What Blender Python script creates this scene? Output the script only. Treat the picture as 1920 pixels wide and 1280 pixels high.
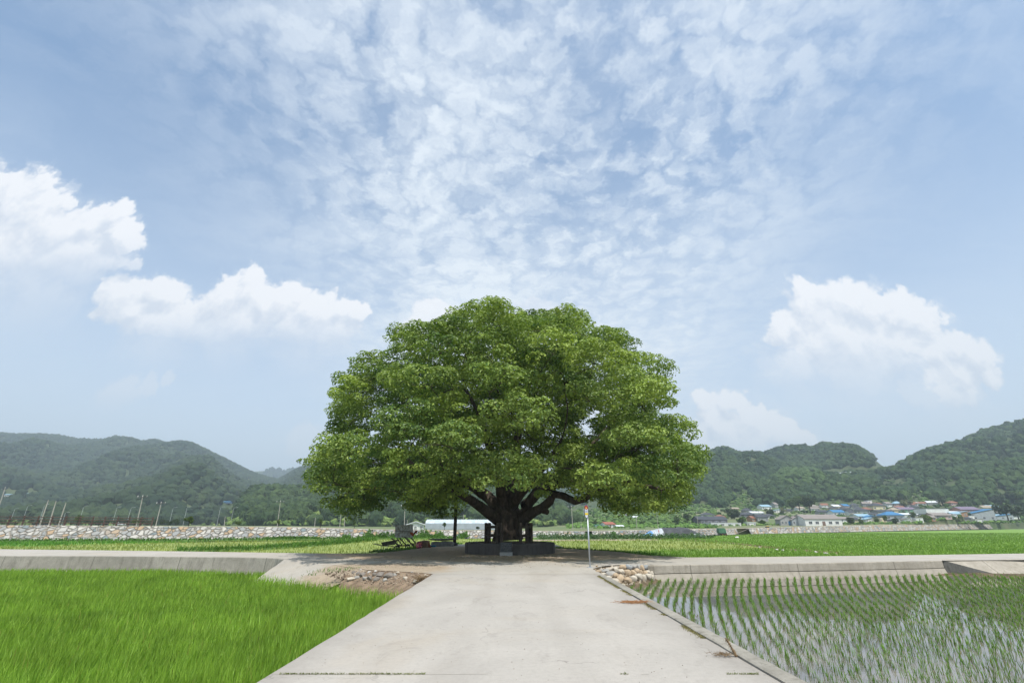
import bpy, bmesh, math, random
import numpy as np
from mathutils import Vector, Matrix, noise as mnoise
R = math.radians
for o in list(bpy.data.objects): bpy.data.objects.remove(o, do_unlink=True)
S = bpy.context.scene
COL = S.collection
random.seed(7)
rng = np.random.default_rng(7)

# ------------------------------------------------------------------ camera
E = 1.65                      # eye height over the farm road
FP = 900.0                    # focal length in photo pixels (photo 1920 wide)
HZ = 984.0                    # row of the horizon
PITCH = math.atan((HZ-640)/FP)
SP, CP = math.sin(PITCH), math.cos(PITCH)
cam = bpy.data.cameras.new('camera'); cam.sensor_width = 36; cam.lens = 36*FP/1920
cam.clip_start = .05; cam.clip_end = 20000
camo = bpy.data.objects.new('camera', cam); COL.objects.link(camo)
camo.location = (0, 0, E); camo.rotation_euler = (R(90)+PITCH, 0, 0)
S.camera = camo
S.render.resolution_x = 1024; S.render.resolution_y = 682

# ------------------------------------------------------------------ light
SUN_EL, SUN_AZ = 64.0, 152.0          # azimuth clockwise from +Y (north)
sun_dir = Vector((math.sin(R(SUN_AZ))*math.cos(R(SUN_EL)), math.cos(R(SUN_AZ))*math.cos(R(SUN_EL)), math.sin(R(SUN_EL))))
sl = bpy.data.lights.new('sun', 'SUN'); sl.energy = 4.6; sl.angle = R(.7); sl.color = (1, .955, .88)
so = bpy.data.objects.new('sun', sl); COL.objects.link(so)
so.rotation_euler = sun_dir.to_track_quat('Z', 'Y').to_euler(); so.location = (0, 0, 60)
S.view_settings.view_transform = 'Standard'; S.view_settings.look = 'None'
S.view_settings.exposure = 0.15; S.view_settings.gamma = 1; S.view_settings.use_curve_mapping = False
S.cycles.max_bounces = 6; S.cycles.diffuse_bounces = 3; S.cycles.glossy_bounces = 2
S.cycles.transmission_bounces = 3; S.cycles.transparent_max_bounces = 6; S.cycles.volume_bounces = 0

class NT:
    """tiny node-tree writer"""
    dim = '3D'
    def __init__(s, nt): s.nt = nt; s.x = 0
    def n(s, typ, **kw):
        nd = s.nt.nodes.new(typ); s.x += 1; nd.location = (s.x*30, 0)
        for k, v in kw.items():
            if k.startswith('i_'):
                key = k[2:]; key = int(key) if key.isdigit() else key
                if isinstance(v, bpy.types.NodeSocket): s.nt.links.new(v, nd.inputs[key])
                else: nd.inputs[key].default_value = v
            else: setattr(nd, k, v)
        return nd
    def m(s, op, a, b=None, c=None, clamp=False):
        nd = s.nt.nodes.new('ShaderNodeMath'); nd.operation = op; nd.use_clamp = clamp
        for i, v in enumerate((a, b, c)):
            if v is None: continue
            if isinstance(v, bpy.types.NodeSocket): s.nt.links.new(v, nd.inputs[i])
            else: nd.inputs[i].default_value = v
        return nd.outputs[0]
    def v(s, op, a, b=None):
        nd = s.nt.nodes.new('ShaderNodeVectorMath'); nd.operation = op
        for i, v in enumerate((a, b)):
            if v is None: continue
            if isinstance(v, bpy.types.NodeSocket): s.nt.links.new(v, nd.inputs[i])
            else: nd.inputs[i].default_value = v
        return nd.outputs['Value'] if op in ('LENGTH', 'DOT_PRODUCT', 'DISTANCE') else nd.outputs[0]
    def mix(s, f, a, b):
        nd = s.nt.nodes.new('ShaderNodeMix'); nd.data_type = 'RGBA'
        for sk, v in ((0, f), (6, a), (7, b)):
            if isinstance(v, bpy.types.NodeSocket): s.nt.links.new(v, nd.inputs[sk])
            else: nd.inputs[sk].default_value = (tuple(v)+(1,))[:4] if sk else v
        return nd.outputs[2]
    def step(s, x, lo, hi, a=0., b=1., smooth=True):
        nd = s.nt.nodes.new('ShaderNodeMapRange'); nd.interpolation_type = 'SMOOTHSTEP' if smooth else 'LINEAR'
        if isinstance(x, bpy.types.NodeSocket): s.nt.links.new(x, nd.inputs[0])
        else: nd.inputs[0].default_value = x
        for i, v in ((1, lo), (2, hi), (3, a), (4, b)):
            if isinstance(v, bpy.types.NodeSocket): s.nt.links.new(v, nd.inputs[i])
            else: nd.inputs[i].default_value = v
        return nd.outputs[0]
    def noise(s, vec, scale, detail=3, rough=.5, dist=0, col=False, dim=None):
        nd = s.nt.nodes.new('ShaderNodeTexNoise'); nd.noise_dimensions = dim or s.dim
        if vec is not None: s.nt.links.new(vec, nd.inputs['Vector'])
        nd.inputs['Scale'].default_value = scale; nd.inputs['Detail'].default_value = detail
        nd.inputs['Roughness'].default_value = rough; nd.inputs['Distortion'].default_value = dist
        return nd.outputs[1 if col else 0]
    def vor(s, vec, scale, feature='F1', out=0, rand=1., smooth=None):
        nd = s.nt.nodes.new('ShaderNodeTexVoronoi'); nd.voronoi_dimensions = s.dim; nd.feature = feature
        s.nt.links.new(vec, nd.inputs['Vector']); nd.inputs['Scale'].default_value = scale
        nd.inputs['Randomness'].default_value = rand
        if smooth is not None: nd.inputs['Smoothness'].default_value = smooth
        return nd.outputs[out]
    def comb(s, x, y, z=0.):
        nd = s.nt.nodes.new('ShaderNodeCombineXYZ')
        for i, v in enumerate((x, y, z)):
            if isinstance(v, bpy.types.NodeSocket): s.nt.links.new(v, nd.inputs[i])
            else: nd.inputs[i].default_value = v
        return nd.outputs[0]
    def link(s, a, b): s.nt.links.new(a, b)

def pdir(px, v):
    """world direction through a photo pixel (not normalised: forward camera depth 1)"""
    a = (px-960)/FP; b = (640-v)/FP
    return (a, CP-b*SP, SP+b*CP)

# ------------------------------------------------------------------ world: Nishita sky with thin altocumulus and summer cumulus by direction
W = bpy.data.worlds.new('World'); S.world = W; W.use_nodes = True
wt = W.node_tree; wt.nodes.clear(); T = NT(wt); T.dim = '2D'
sky = T.n('ShaderNodeTexSky', sky_type='NISHITA', sun_disc=False, sun_elevation=R(SUN_EL), sun_rotation=R(SUN_AZ),
          altitude=50, air_density=1.0, dust_density=1.2, ozone_density=1.3)
D = T.n('ShaderNodeTexCoord').outputs['Generated']
sep = T.n('ShaderNodeSeparateXYZ', i_0=D)
dx, dy, dz = sep.outputs
up = T.m('MAXIMUM', dz, 0.001)
# --- blue base
SKY_K = 0.150
base = T.v('SCALE', sky.outputs[0]); wt.nodes[-1].inputs['Scale'].default_value = SKY_K
base = T.v('MULTIPLY', base, (.74, 1.05, 1.17))
hz_f = T.step(up, 0.0, .62, .96, .10, False)
base = T.mix(hz_f, base, (.76, .825, .91))
# --- altocumulus sheet on a high plane
iz = T.m('DIVIDE', 1., T.m('ADD', up, .12))
P = T.comb(T.m('MULTIPLY', dx, iz), T.m('MULTIPLY', dy, iz), 0.)
wob = T.noise(P, 2.6, 2, .5, col=True)
Pw = T.v('ADD', P, T.v('MULTIPLY', T.v('SUBTRACT', wob, (.5, .5, .5)), (.17, .17, 0.)))
wob2 = T.noise(P, 17., 3, .65, col=True)
Pw = T.v('ADD', Pw, T.v('MULTIPLY', T.v('SUBTRACT', wob2, (.5, .5, .5)), (.09, .09, 0.)))
cell = T.vor(Pw, 12.5, 'F1', 0, 1.)
cell2 = T.vor(Pw, 27., 'F1', 0, 1.)
big = T.noise(P, 1.5, 4, .6)
fine = T.noise(Pw, 13., 6, .64)
puff = T.m('SUBTRACT', .62, T.m('MULTIPLY', T.m('POWER', cell, 1.5), .75))
puff = T.m('SUBTRACT', puff, T.m('MULTIPLY', T.m('SUBTRACT', cell2, .4), .32))
puff = T.m('ADD', puff, T.m('MULTIPLY', T.m('SUBTRACT', fine, .5), 1.0))
puff = T.m('ADD', puff, T.m('MULTIPLY', T.m('SUBTRACT', big, .42), 1.25))
# the sheet lies along a band running away from the camera
side = T.m('ABSOLUTE', T.m('SUBTRACT', T.m('MULTIPLY', dx, T.m('DIVIDE', 1., T.m('ADD', up, .35))), .06))
band = T.step(side, .20, .80, 1., 0.)
alt = T.step(puff, -.12, 1.0)
alt = T.m('MULTIPLY', alt, T.m('MULTIPLY', band, .86))
streak = T.noise(T.v('MULTIPLY', Pw, (1., 2.2, 1.)), 1.3, 6, .68, .4)
veil = T.m('MULTIPLY', T.step(streak, .34, .72), T.step(side, .3, 1.3, .40, .16))
alt = T.m('ADD', T.m('MULTIPLY', alt, .8), T.m('MULTIPLY', veil, .45))
alt = T.m('ADD', alt, T.m('MULTIPLY', band, T.step(up, .15, .7, .48, .10)), clamp=True)
skyc = T.mix(alt, base, (.79, .86, .935))
# --- cumulus: lobes given by direction, eroded by noise
LOBES = []   # (px, v, radius_px)
A1 = [(-60, 380, 90), (20, 380, 80), (70, 405, 66), (120, 430, 62), (170, 420, 46), (213, 400, 30), (220, 440, 46), (100, 480, 90), (0, 470, 110), (200, 490, 42), (245, 490, 22), (60, 520, 80), (150, 520, 60)]
A2 = [(232, 560, 50), (306, 552, 46), (265, 585, 50), (345, 600, 55), (420, 565, 50), (462, 548, 44), (510, 570, 48), (545, 562, 44), (590, 585, 44), (640, 585, 26), (662, 590, 22), (560, 620, 60), (460, 610, 60), (620, 630, 50), (300, 600, 56), (390, 620, 60)]
A3 = [(1510, 565, 44), (1490, 600, 36), (1590, 572, 50), (1640, 575, 52), (1690, 580, 52), (1725, 600, 48), (1700, 650, 60), (1560, 620, 60), (1650, 640, 62), (1730, 640, 30), (1465, 612, 24), (1540, 640, 60), (1470, 620, 40), (1600, 660, 80), (1690, 680, 60)]
A4 = [(1780, 730, 50), (1800, 650, 36), (1830, 665, 44), (1755, 665, 40), (1850, 690, 30), (1790, 700, 50), (1715, 640, 30)]
A5 = [(1710, 748, 26), (1735, 755, 26), (1810, 738, 26), (1830, 732, 18)]
A6 = [(1345, 758, 30), (1385, 755, 28), (1360, 800, 46), (1425, 798, 40), (1460, 820, 34), (1320, 830, 26), (1500, 835, 30), (1400, 850, 50), (1340, 850, 40)]
A7 = [(800, 590, 36), (785, 612, 40), (825, 610, 34)]
A8 = [(996, 572, 26), (1020, 590, 30)]
A9 = [(215, 735, 34), (305, 720, 16), (265, 722, 24)]
A10 = [(560, 832, 40), (590, 850, 36)]
A11 = [(60, 560, 150), (-60, 520, 150)]
A12 = [(430, 640, 90), (300, 640, 90), (560, 665, 80)]
A13 = [(1620, 680, 150), (1760, 740, 120), (1500, 680, 90), (1700, 640, 100), (1800, 800, 90)]
A14 = [(1420, 850, 120), (1330, 860, 80), (1520, 850, 60)]
GR = [(A1, 1.0, 430, 620), (A2, 1.0, 570, 710), (A3, 1.0, 610, 830), (A4, .95, 700, 860), (A5, .5, 745, 815), (A6, .9, 800, 920), (A7, .85, 590, 680), (A8, .5, 580, 640), (A9, .45, 725, 790), (A10, .45, 840, 910),
      (A11, .65, 470, 720), (A12, .5, 600, 760), (A13, .9, 600, 880), (A14, .7, 800, 950)]
gsz = 0
iy = T.m('DIVIDE', 1., T.m('MAXIMUM', T.m('ABSOLUTE', dy), .05))
Q0 = T.comb(T.m('MULTIPLY', dx, iy), T.m('MULTIPLY', dz, iy), 0.)
def cumulus_group(GR, name):
    g = bpy.data.node_groups.new(name, 'ShaderNodeTree')
    g.interface.new_socket('Q', in_out='INPUT', socket_type='NodeSocketVector')
    g.interface.new_socket('alpha', in_out='OUTPUT', socket_type='NodeSocketFloat')
    g.interface.new_socket('dens', in_out='OUTPUT', socket_type='NodeSocketFloat')
    G = NT(g); G.dim = '2D'; gi = G.n('NodeGroupInput'); go = G.n('NodeGroupOutput'); Q = gi.outputs[0]
    n1 = G.noise(Q, 5.5, 4, .62, col=True)
    n2 = G.noise(Q, 26., 4, .62, col=True)
    q = G.v('ADD', Q, G.v('MULTIPLY', G.v('SUBTRACT', n1, (.5, .5, .5)), (.10, .085, 0.)))
    q = G.v('ADD', q, G.v('MULTIPLY', G.v('SUBTRACT', n2, (.5, .5, .5)), (.038, .034, 0.)))
    bil = G.vor(q, 21., 'F1', 0, 1.)
    bil2 = G.vor(q, 55., 'F1', 0, 1.)
    detail = G.m('ADD', G.m('MULTIPLY', G.m('SUBTRACT', .42, bil), .30), G.m('MULTIPLY', G.m('SUBTRACT', .4, bil2), .18))
    sp = G.n('ShaderNodeSeparateXYZ', i_0=Q); w = sp.outputs[1]
    A = None; Dn = None
    for lobes, opac, vt, vb in GR:
        acc = None; r0_ = 0 if lobes in (A11, A12, A13, A14) else 1
        for px, v, r in lobes:
            d = pdir(px, v); u_, w_ = d[0]/d[1], d[2]/d[1]; rr = r/FP/d[1]*1.20
            L = G.v('DISTANCE', q, (u_, w_, 0.))
            f = G.m('MULTIPLY_ADD', L, -1./rr, 1.)
            acc = f if acc is None else G.m('SMOOTH_MAX', acc, f, .22)
        dt, db = pdir(960, vt), pdir(960, vb)
        fade = G.step(w, db[2]/db[1], dt[2]/dt[1], 0., 1.)
        dens = G.m('ADD', acc, detail)
        # soft base: the threshold widens towards the bottom
        a = G.step(dens, -.06, G.m('MULTIPLY_ADD', fade, -.62, .92) if r0_ > 0 else .9)
        a = G.m('MULTIPLY', a, G.m('MULTIPLY', fade, opac))
        A = a if A is None else G.m('MAXIMUM', A, a)
        Dn = dens if Dn is None else G.m('MAXIMUM', Dn, dens)
    G.link(A, go.inputs[0]); G.link(Dn, go.inputs[1])
    return g
c0 = T.n('ShaderNodeGroup', node_tree=cumulus_group(GR, 'cumulus_density'), i_0=Q0)
Q1 = T.v('ADD', Q0, (.016, .034, 0.))
c1 = T.n('ShaderNodeGroup', node_tree=cumulus_group(GR[:6], 'cumulus_density_sunward'), i_0=Q1)
lit = T.m('SUBTRACT', c0.outputs[1], c1.outputs[1])
lit = T.step(lit, -.34, .30, 0., 1., False)
lit = T.m('MULTIPLY', T.m('ADD', lit, .10), T.step(c0.outputs[0], .25, .95, .35, .85))
ccol = T.mix(lit, (.68, .74, .84), (.97, .975, 1.0))
skyc = T.mix(T.m('MULTIPLY', c0.outputs[0], .96), skyc, ccol)
bg = T.n('ShaderNodeBackground', i_Color=skyc, i_Strength=1.0)
T.link(bg.outputs[0], T.n('ShaderNodeOutputWorld').inputs[0])
W.cycles.sampling_method = 'MANUAL'; W.cycles.sample_map_resolution = 256

# ------------------------------------------------------------------ helpers
def proj(p):
    """world -> photo pixel (numpy, N x 3)"""
    p = np.asarray(p, float); X, Y, Z = p[..., 0], p[..., 1], p[..., 2]-E
    dep = Y*CP+Z*SP; upc = -Y*SP+Z*CP
    return 960+FP*X/dep, 640-FP*upc/dep
def P0(px, v, z=0.):
    """where the ray of a photo pixel meets the level z"""
    a, y, w = pdir(px, v); t = (z-E)/w
    return Vector((a*t, y*t, z))
def PY(px, v, Y):
    a, y, w = pdir(px, v); t = Y/y
    return Vector((a*t, Y, E+w*t))
def tag(o, label=None, cat=None, group=None, kind=None):
    if label: o['label'] = label
    if cat: o['category'] = cat
    if group: o['group'] = group
    if kind: o['kind'] = kind
    return o
def empty(name, loc, label, cat, group=None, rz=0):
    o = bpy.data.objects.new(name, None); COL.objects.link(o); o.location = loc; o.rotation_euler = (0, 0, rz)
    o.empty_display_size = .3
    return tag(o, label, cat, group)
def mesh_np(name, V, F, mat, parent=None, col=None, smooth=False, uv=None, loc=None):
    """V: N x 3, F: M x k (constant k) or list of such arrays"""
    V = np.asarray(V, np.float32)
    Fs = F if isinstance(F, list) else [F]
    Fs = [np.asarray(f, np.int32) for f in Fs if len(f)]
    me = bpy.data.meshes.new(name)
    me.vertices.add(len(V)); me.vertices.foreach_set('co', V.ravel())
    tot = np.concatenate([f.ravel() for f in Fs]); cnt = np.concatenate([np.full(len(f), f.shape[1], np.int32) for f in Fs])
    me.loops.add(len(tot)); me.loops.foreach_set('vertex_index', tot)
    me.polygons.add(len(cnt)); st = np.concatenate([[0], np.cumsum(cnt)[:-1]]).astype(np.int32)
    me.polygons.foreach_set('loop_start', st); me.polygons.foreach_set('loop_total', cnt)
    me.polygons.foreach_set('use_smooth', np.full(len(cnt), bool(smooth)))
    if col is not None:
        a = me.color_attributes.new('Col', 'FLOAT_COLOR', 'POINT')
        c = np.ones((len(V), 4), np.float32); c[:, :3] = col; a.data.foreach_set('color', c.ravel())
    if uv is not None:
        u = me.uv_layers.new(name='UVMap'); u.data.foreach_set('uv', np.asarray(uv, np.float32)[tot].ravel())
    me.update(calc_edges=True); me.validate()
    me.materials.append(mat)
    o = bpy.data.objects.new(name, me); COL.objects.link(o)
    if parent: o.parent = parent
    if loc is not None: o.location = loc
    return o
class MB:
    """collects shapes into one mesh"""
    def __init__(s): s.bm = bmesh.new(); s.slot = 0
    def _f(s, vs):
        try: f = s.bm.faces.new(vs); f.material_index = s.slot; return f
        except ValueError: return None
    def box(s, c, d, rz=0, rx=0, ry=0, bev=0):
        M = Matrix.Translation(c) @ Matrix.Rotation(rz, 4, 'Z') @ Matrix.Rotation(ry, 4, 'Y') @ Matrix.Rotation(rx, 4, 'X')
        vs = [s.bm.verts.new(M @ Vector((x*d[0]/2, y*d[1]/2, z*d[2]/2))) for x in (-1, 1) for y in (-1, 1) for z in (-1, 1)]
        fs = [s._f([vs[i] for i in q]) for q in ((0, 1, 3, 2), (4, 6, 7, 5), (0, 4, 5, 1), (2, 3, 7, 6), (0, 2, 6, 4), (1, 5, 7, 3))]
        if bev:
            es = list({e for f in fs for e in f.edges})
            bmesh.ops.bevel(s.bm, geom=es, offset=bev, segments=2, affect='EDGES', profile=.5)
        return s
    def tube(s, pts, rad, n=8, cap=True):
        pts = [Vector(p) for p in pts]
        if not isinstance(rad, (list, tuple)): rad = [rad]*len(pts)
        rings = []; ref = Vector((0, 0, 1))
        for i, p in enumerate(pts):
            t = (pts[min(i+1, len(pts)-1)]-pts[max(i-1, 0)])
            if t.length < 1e-9: t = Vector((0, 0, 1))
            t.normalize()
            a = t.cross(ref if abs(t.dot(ref)) < .9 else Vector((0, 1, 0))).normalized(); b = t.cross(a)
            rings.append([s.bm.verts.new(p+(a*math.cos(k*2*math.pi/n)+b*math.sin(k*2*math.pi/n))*rad[i]) for k in range(n)])
        for r0, r1 in zip(rings, rings[1:]):
            for k in range(n): s._f([r0[k], r0[(k+1) % n], r1[(k+1) % n], r1[k]])
        if cap: s._f(rings[0][::-1]); s._f(rings[-1])
        return s
    def poly(s, pts): s._f([s.bm.verts.new(p) for p in pts]); return s
    def prism(s, prof, h0, h1, M=Matrix()):
        """profile (x,z) swept along y from h0 to h1"""
        a = [s.bm.verts.new(M @ Vector((x, h0, z))) for x, z in prof]; b = [s.bm.verts.new(M @ Vector((x, h1, z))) for x, z in prof]
        n = len(prof); s._f(a); s._f(b[::-1])
        for k in range(n): s._f([a[k], b[k], b[(k+1) % n], a[(k+1) % n]])
        return s
    def build(s, name, mat, parent=None, smooth=False, loc=None, jit=0):
        bm = s.bm
        if jit:
            for v in bm.verts: v.co += Vector(mnoise.noise_vector(v.co*3))*jit
        bmesh.ops.recalc_face_normals(bm, faces=bm.faces)
        me = bpy.data.meshes.new(name); bm.to_mesh(me); bm.free()
        for m in (mat if isinstance(mat, (list, tuple)) else [mat]): me.materials.append(m)
        for p in me.polygons: p.use_smooth = smooth
        o = bpy.data.objects.new(name, me); COL.objects.link(o)
        if parent: o.parent = parent
        if loc is not None: o.location = loc
        return o

MATS = {}
def mat(name, c, c2=None, scale=4., rough=.85, bump=0., bscale=None, metal=0., spec=.3, trans=0., vcol=False, detail=5, stretch=None, vary=None):
    """general procedural material: two colours mixed by noise, optional bump, optional leaf translucency"""
    if name in MATS: return MATS[name]
    m = bpy.data.materials.new(name); m.use_nodes = True; nt = m.node_tree; nt.nodes.clear(); T = NT(nt)
    co = T.n('ShaderNodeTexCoord').outputs['Object']
    if stretch: co = T.v('MULTIPLY', co, stretch)
    c2 = c2 or tuple(x*.8 for x in c)
    f = T.step(T.noise(co, scale, detail, .6), .32, .68)
    if vcol:
        vc = T.n('ShaderNodeVertexColor', layer_name='Col').outputs[0]
        k = T.m('MULTIPLY_ADD', f, vcol if isinstance(vcol, float) else .25, 1-(vcol if isinstance(vcol, float) else .25)/2)
        cc = T.v('SCALE', vc); nt.links.new(k, nt.nodes[-1].inputs['Scale'])
    else: cc = T.mix(f, c, c2)
    b = T.n('ShaderNodeBsdfPrincipled', i_Roughness=rough, i_Metallic=metal)
    b.inputs['Specular IOR Level'].default_value = spec
    T.link(cc, b.inputs['Base Color'])
    if bump:
        bn = T.noise(co, bscale or scale*4, 5, .65)
        bu = T.n('ShaderNodeBump', i_Strength=1., i_Distance=bump, i_Height=bn); T.link(bu.outputs[0], b.inputs['Normal'])
    out = T.n('ShaderNodeOutputMaterial')
    if trans:
        tr = T.n('ShaderNodeBsdfTranslucent')
        tc = T.v('MULTIPLY', cc, (1.25, 1.3, .55)); T.link(tc, tr.inputs[0])
        mx = T.n('ShaderNodeMixShader', i_0=trans); T.link(b.outputs[0], mx.inputs[1]); T.link(tr.outputs[0], mx.inputs[2])
        T.link(mx.outputs[0], out.inputs[0])
    else: T.link(b.outputs[0], out.inputs[0])
    MATS[name] = m; return m

def in_poly(x, y, poly):
    x = np.asarray(x); y = np.asarray(y); ins = np.zeros(x.shape, bool); n = len(poly)
    for i in range(n):
        x0, y0 = poly[i]; x1, y1 = poly[(i+1) % n]
        if y0 == y1: continue
        c = ((y0 > y) != (y1 > y)) & (x < (x1-x0)*(y-y0)/(y1-y0)+x0); ins ^= c
    return ins
def ico(sub):
    bm = bmesh.new(); bmesh.ops.create_icosphere(bm, subdivisions=sub, radius=1)
    V = np.array([v.co[:] for v in bm.verts]); F = np.array([[v.index for v in f.verts] for f in bm.faces]); bm.free()
    return V, F
ICO = {k: ico(k) for k in (1, 2, 3)}
def rot_rand(n):
    q = rng.normal(size=(n, 4)); q /= np.linalg.norm(q, axis=1)[:, None]; w, x, y, z = q.T
    return np.stack([np.stack([1-2*(y*y+z*z), 2*(x*y-w*z), 2*(x*z+w*y)], -1), np.stack([2*(x*y+w*z), 1-2*(x*x+z*z), 2*(y*z-w*x)], -1), np.stack([2*(x*z-w*y), 2*(y*z+w*x), 1-2*(x*x+y*y)], -1)], 1)
def rock_mesh(size, seed, sub=3, planes=11, soft=.35):
    """a convex faceted boulder with rounded edges"""
    r = np.random.default_rng(seed); V, F = ICO[sub]; V = V/np.linalg.norm(V, axis=1)[:, None]
    n = r.normal(size=(planes, 3)); n /= np.linalg.norm(n, axis=1)[:, None]; n = np.concatenate([n, [[0, 0, 1], [0, 0, -1]]])
    h = r.uniform(.62, 1.0, len(n)); d = V @ n.T; rr = np.where(d > .05, h/np.maximum(d, .05), 9)
    rad = -np.log(np.exp(-rr*14).sum(1)+1e-9)/14; rad = np.minimum(rad, 1.25)
    rad = rad*(1-soft)+soft*.85+.03*np.sin(V[:, 0]*9+seed)*np.sin(V[:, 1]*8)*np.sin(V[:, 2]*7)
    return V*rad[:, None]*np.asarray(size)[None, :], F
def leaves_mesh(C, N, L, Wd, fold=.25):
    """diamond leaves: centre C, normal N, length L, width Wd -> verts, tris"""
    n = len(C); N = N/np.linalg.norm(N, axis=1)[:, None]
    a = rng.normal(size=(n, 3)); T_ = np.cross(N, a); T_ /= np.linalg.norm(T_, axis=1)[:, None]+1e-9; B = np.cross(N, T_)
    L = np.broadcast_to(L, n)[:, None]; Wd = np.broadcast_to(Wd, n)[:, None]
    V = np.stack([C-T_*L/2, C+B*Wd/2-T_*L*.08+N*fold*Wd, C+T_*L/2-N*fold*Wd*.5, C-B*Wd/2-T_*L*.08+N*fold*Wd], 1).reshape(-1, 3)
    i = np.arange(n)[:, None]*4
    return V, np.concatenate([i+[0, 1, 2], i+[0, 2, 3]])
def blades_mesh(Pt, H, Wd, lean, az=None, bendmax=.5, lean_az=None):
    """grass blades; Pt roots N x 3"""
    n = len(Pt); az = rng.uniform(0, 2*np.pi, n) if az is None else az
    la = rng.uniform(0, 2*np.pi, n) if lean_az is None else lean_az
    s = np.stack([np.cos(az), np.sin(az), np.zeros(n)], 1)*Wd[:, None]/2
    l = np.stack([np.cos(la), np.sin(la), np.zeros(n)], 1)*(lean*H)[:, None]
    up = np.array([0, 0, 1.])*H[:, None]
    mid = Pt+up*.55+l*.35; tip = Pt+up*(1-.25*lean[:, None])+l
    V = np.stack([Pt-s*.7, Pt+s*.7, mid+s, mid-s, tip], 1).reshape(-1, 3); i = np.arange(n)[:, None]*5
    return V, [i+[0, 1, 2, 3], i+[3, 2, 4]]

# ------------------------------------------------------------------ materials of the setting
def concrete_mat(name, base, dark, dirt=False, stainy=True):
    m = bpy.data.materials.new(name); m.use_nodes = True; nt = m.node_tree; nt.nodes.clear(); T = NT(nt)
    co = T.n('ShaderNodeTexCoord').outputs['Object']
    sp = T.n('ShaderNodeSeparateXYZ', i_0=co)
    big = T.noise(T.v('MULTIPLY', co, (1., .55, 1.)), .55, 5, .6, .6)
    c = T.mix(T.step(big, .35, .72), base, tuple(x*.86 for x in base))
    warm = T.noise(co, .25, 4, .6, 1.)
    c = T.mix(T.m('MULTIPLY', T.step(warm, .48, .74), .5), c, (base[0]*.93, base[1]*.84, base[2]*.70))
    brush = T.noise(T.v('MULTIPLY', co, (.8, 14., 1.)), 3., 4, .7)
    c = T.mix(T.m('MULTIPLY', T.step(brush, .45, .75), .22), c, tuple(x*.6 for x in base))
    st = T.noise(T.v('MULTIPLY', co, (1., .45, 1.)), 1.7, 6, .72, .8)
    c = T.mix(T.m('MULTIPLY', T.step(st, .52, .74), .6), c, dark)
    grain = T.noise(co, 60., 3, .7)
    c = T.mix(T.m('MULTIPLY', T.step(grain, .3, .75), .22), c, tuple(x*.55 for x in base))
    g2 = T.noise(co, 13., 5, .75)
    c = T.mix(T.m('MULTIPLY', T.step(g2, .42, .72), .35), c, tuple(x*.62 for x in base))
    tt = T.m('ABSOLUTE', T.m('SUBTRACT', T.m('ABSOLUTE', T.m('SUBTRACT', sp.outputs[0], T.m('MULTIPLY_ADD', T.noise(co, .12, 2), .5, -.2))), .78))
    c = T.mix(T.m('MULTIPLY', T.step(T.m('ADD', tt, T.m('MULTIPLY', T.noise(co, 2., 5, .7), .22)), .16, .42, .16, 0.), T.step(sp.outputs[1], 26., 18.)), c, dark)
    ex = T.m('ABSOLUTE', T.m('SUBTRACT', sp.outputs[0], .08))
    ed = T.m('MULTIPLY', T.step(T.m('ADD', ex, T.m('MULTIPLY', T.noise(co, .9, 5, .7), 1.3)), 2.9, 3.7), T.step(sp.outputs[1], 21., 18.5))
    c = T.mix(T.m('MULTIPLY', ed, .55), c, dark)
    pit = T.vor(co, 9., 'F1', 0)
    c = T.mix(T.m('MULTIPLY', T.step(pit, .035, .06, 1., 0.), .55), c, tuple(x*.35 for x in base))
    # hairline cracks
    cr = T.vor(T.v('ADD', co, T.v('SCALE', T.noise(co, 1.3, 4, .7, col=True))), .23, 'DISTANCE_TO_EDGE', 0)
    c = T.mix(T.m('MULTIPLY', T.step(cr, .0012, .004, 1., 0.), T.m('MULTIPLY', T.step(T.noise(co, .4, 2), .5, .62), .55)), c, tuple(x*.35 for x in base))
    if dirt:
        dxy = T.v('LENGTH', T.v('MULTIPLY', T.v('SUBTRACT', co, (-.4, 34.5, 0.)), (1/12.5, 1/9.6, 0.)))
        d2 = T.v('LENGTH', T.v('MULTIPLY', T.v('SUBTRACT', co, (-5.6, 21.5, 0.)), (1/3.6, 1/3.2, 0.)))
        dn = T.noise(co, 1.1, 6, .65)
        f = T.step(T.m('ADD', dxy, T.m('MULTIPLY', T.m('SUBTRACT', dn, .5), .7)), .86, 1.04, 1., 0.)
        f2 = T.step(T.m('ADD', d2, T.m('MULTIPLY', T.m('SUBTRACT', dn, .5), .9)), .7, 1.1, .9, 0.)
        f = T.m('MAXIMUM', f, f2)
        peb = T.vor(co, 14., 'F1', 1); peb = T.n('ShaderNodeSeparateColor', i_0=peb).outputs[0]; peb = T.mix(peb, (.14, .11, .08), (.55, .47, .37))
        soil = T.mix(T.step(T.noise(co, 2.5, 6, .7), .35, .65), (.25, .18, .12), (.38, .295, .205))
        soil = T.mix(.25, soil, peb); soil = T.mix(.35, soil, (.40, .32, .23))
        c = T.mix(f, c, soil)
    b = T.n('ShaderNodeBsdfPrincipled', i_Roughness=.92); b.inputs['Specular IOR Level'].default_value = .2
    T.link(c, b.inputs['Base Color'])
    h = T.m('ADD', T.m('MULTIPLY', T.noise(co, 40., 4, .7), .6), T.noise(co, 3., 4, .6))
    bu = T.n('ShaderNodeBump', i_Strength=.7, i_Distance=.012, i_Height=h); T.link(bu.outputs[0], b.inputs['Normal'])
    T.link(b.outputs[0], T.n('ShaderNodeOutputMaterial').inputs[0]); return m
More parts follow.
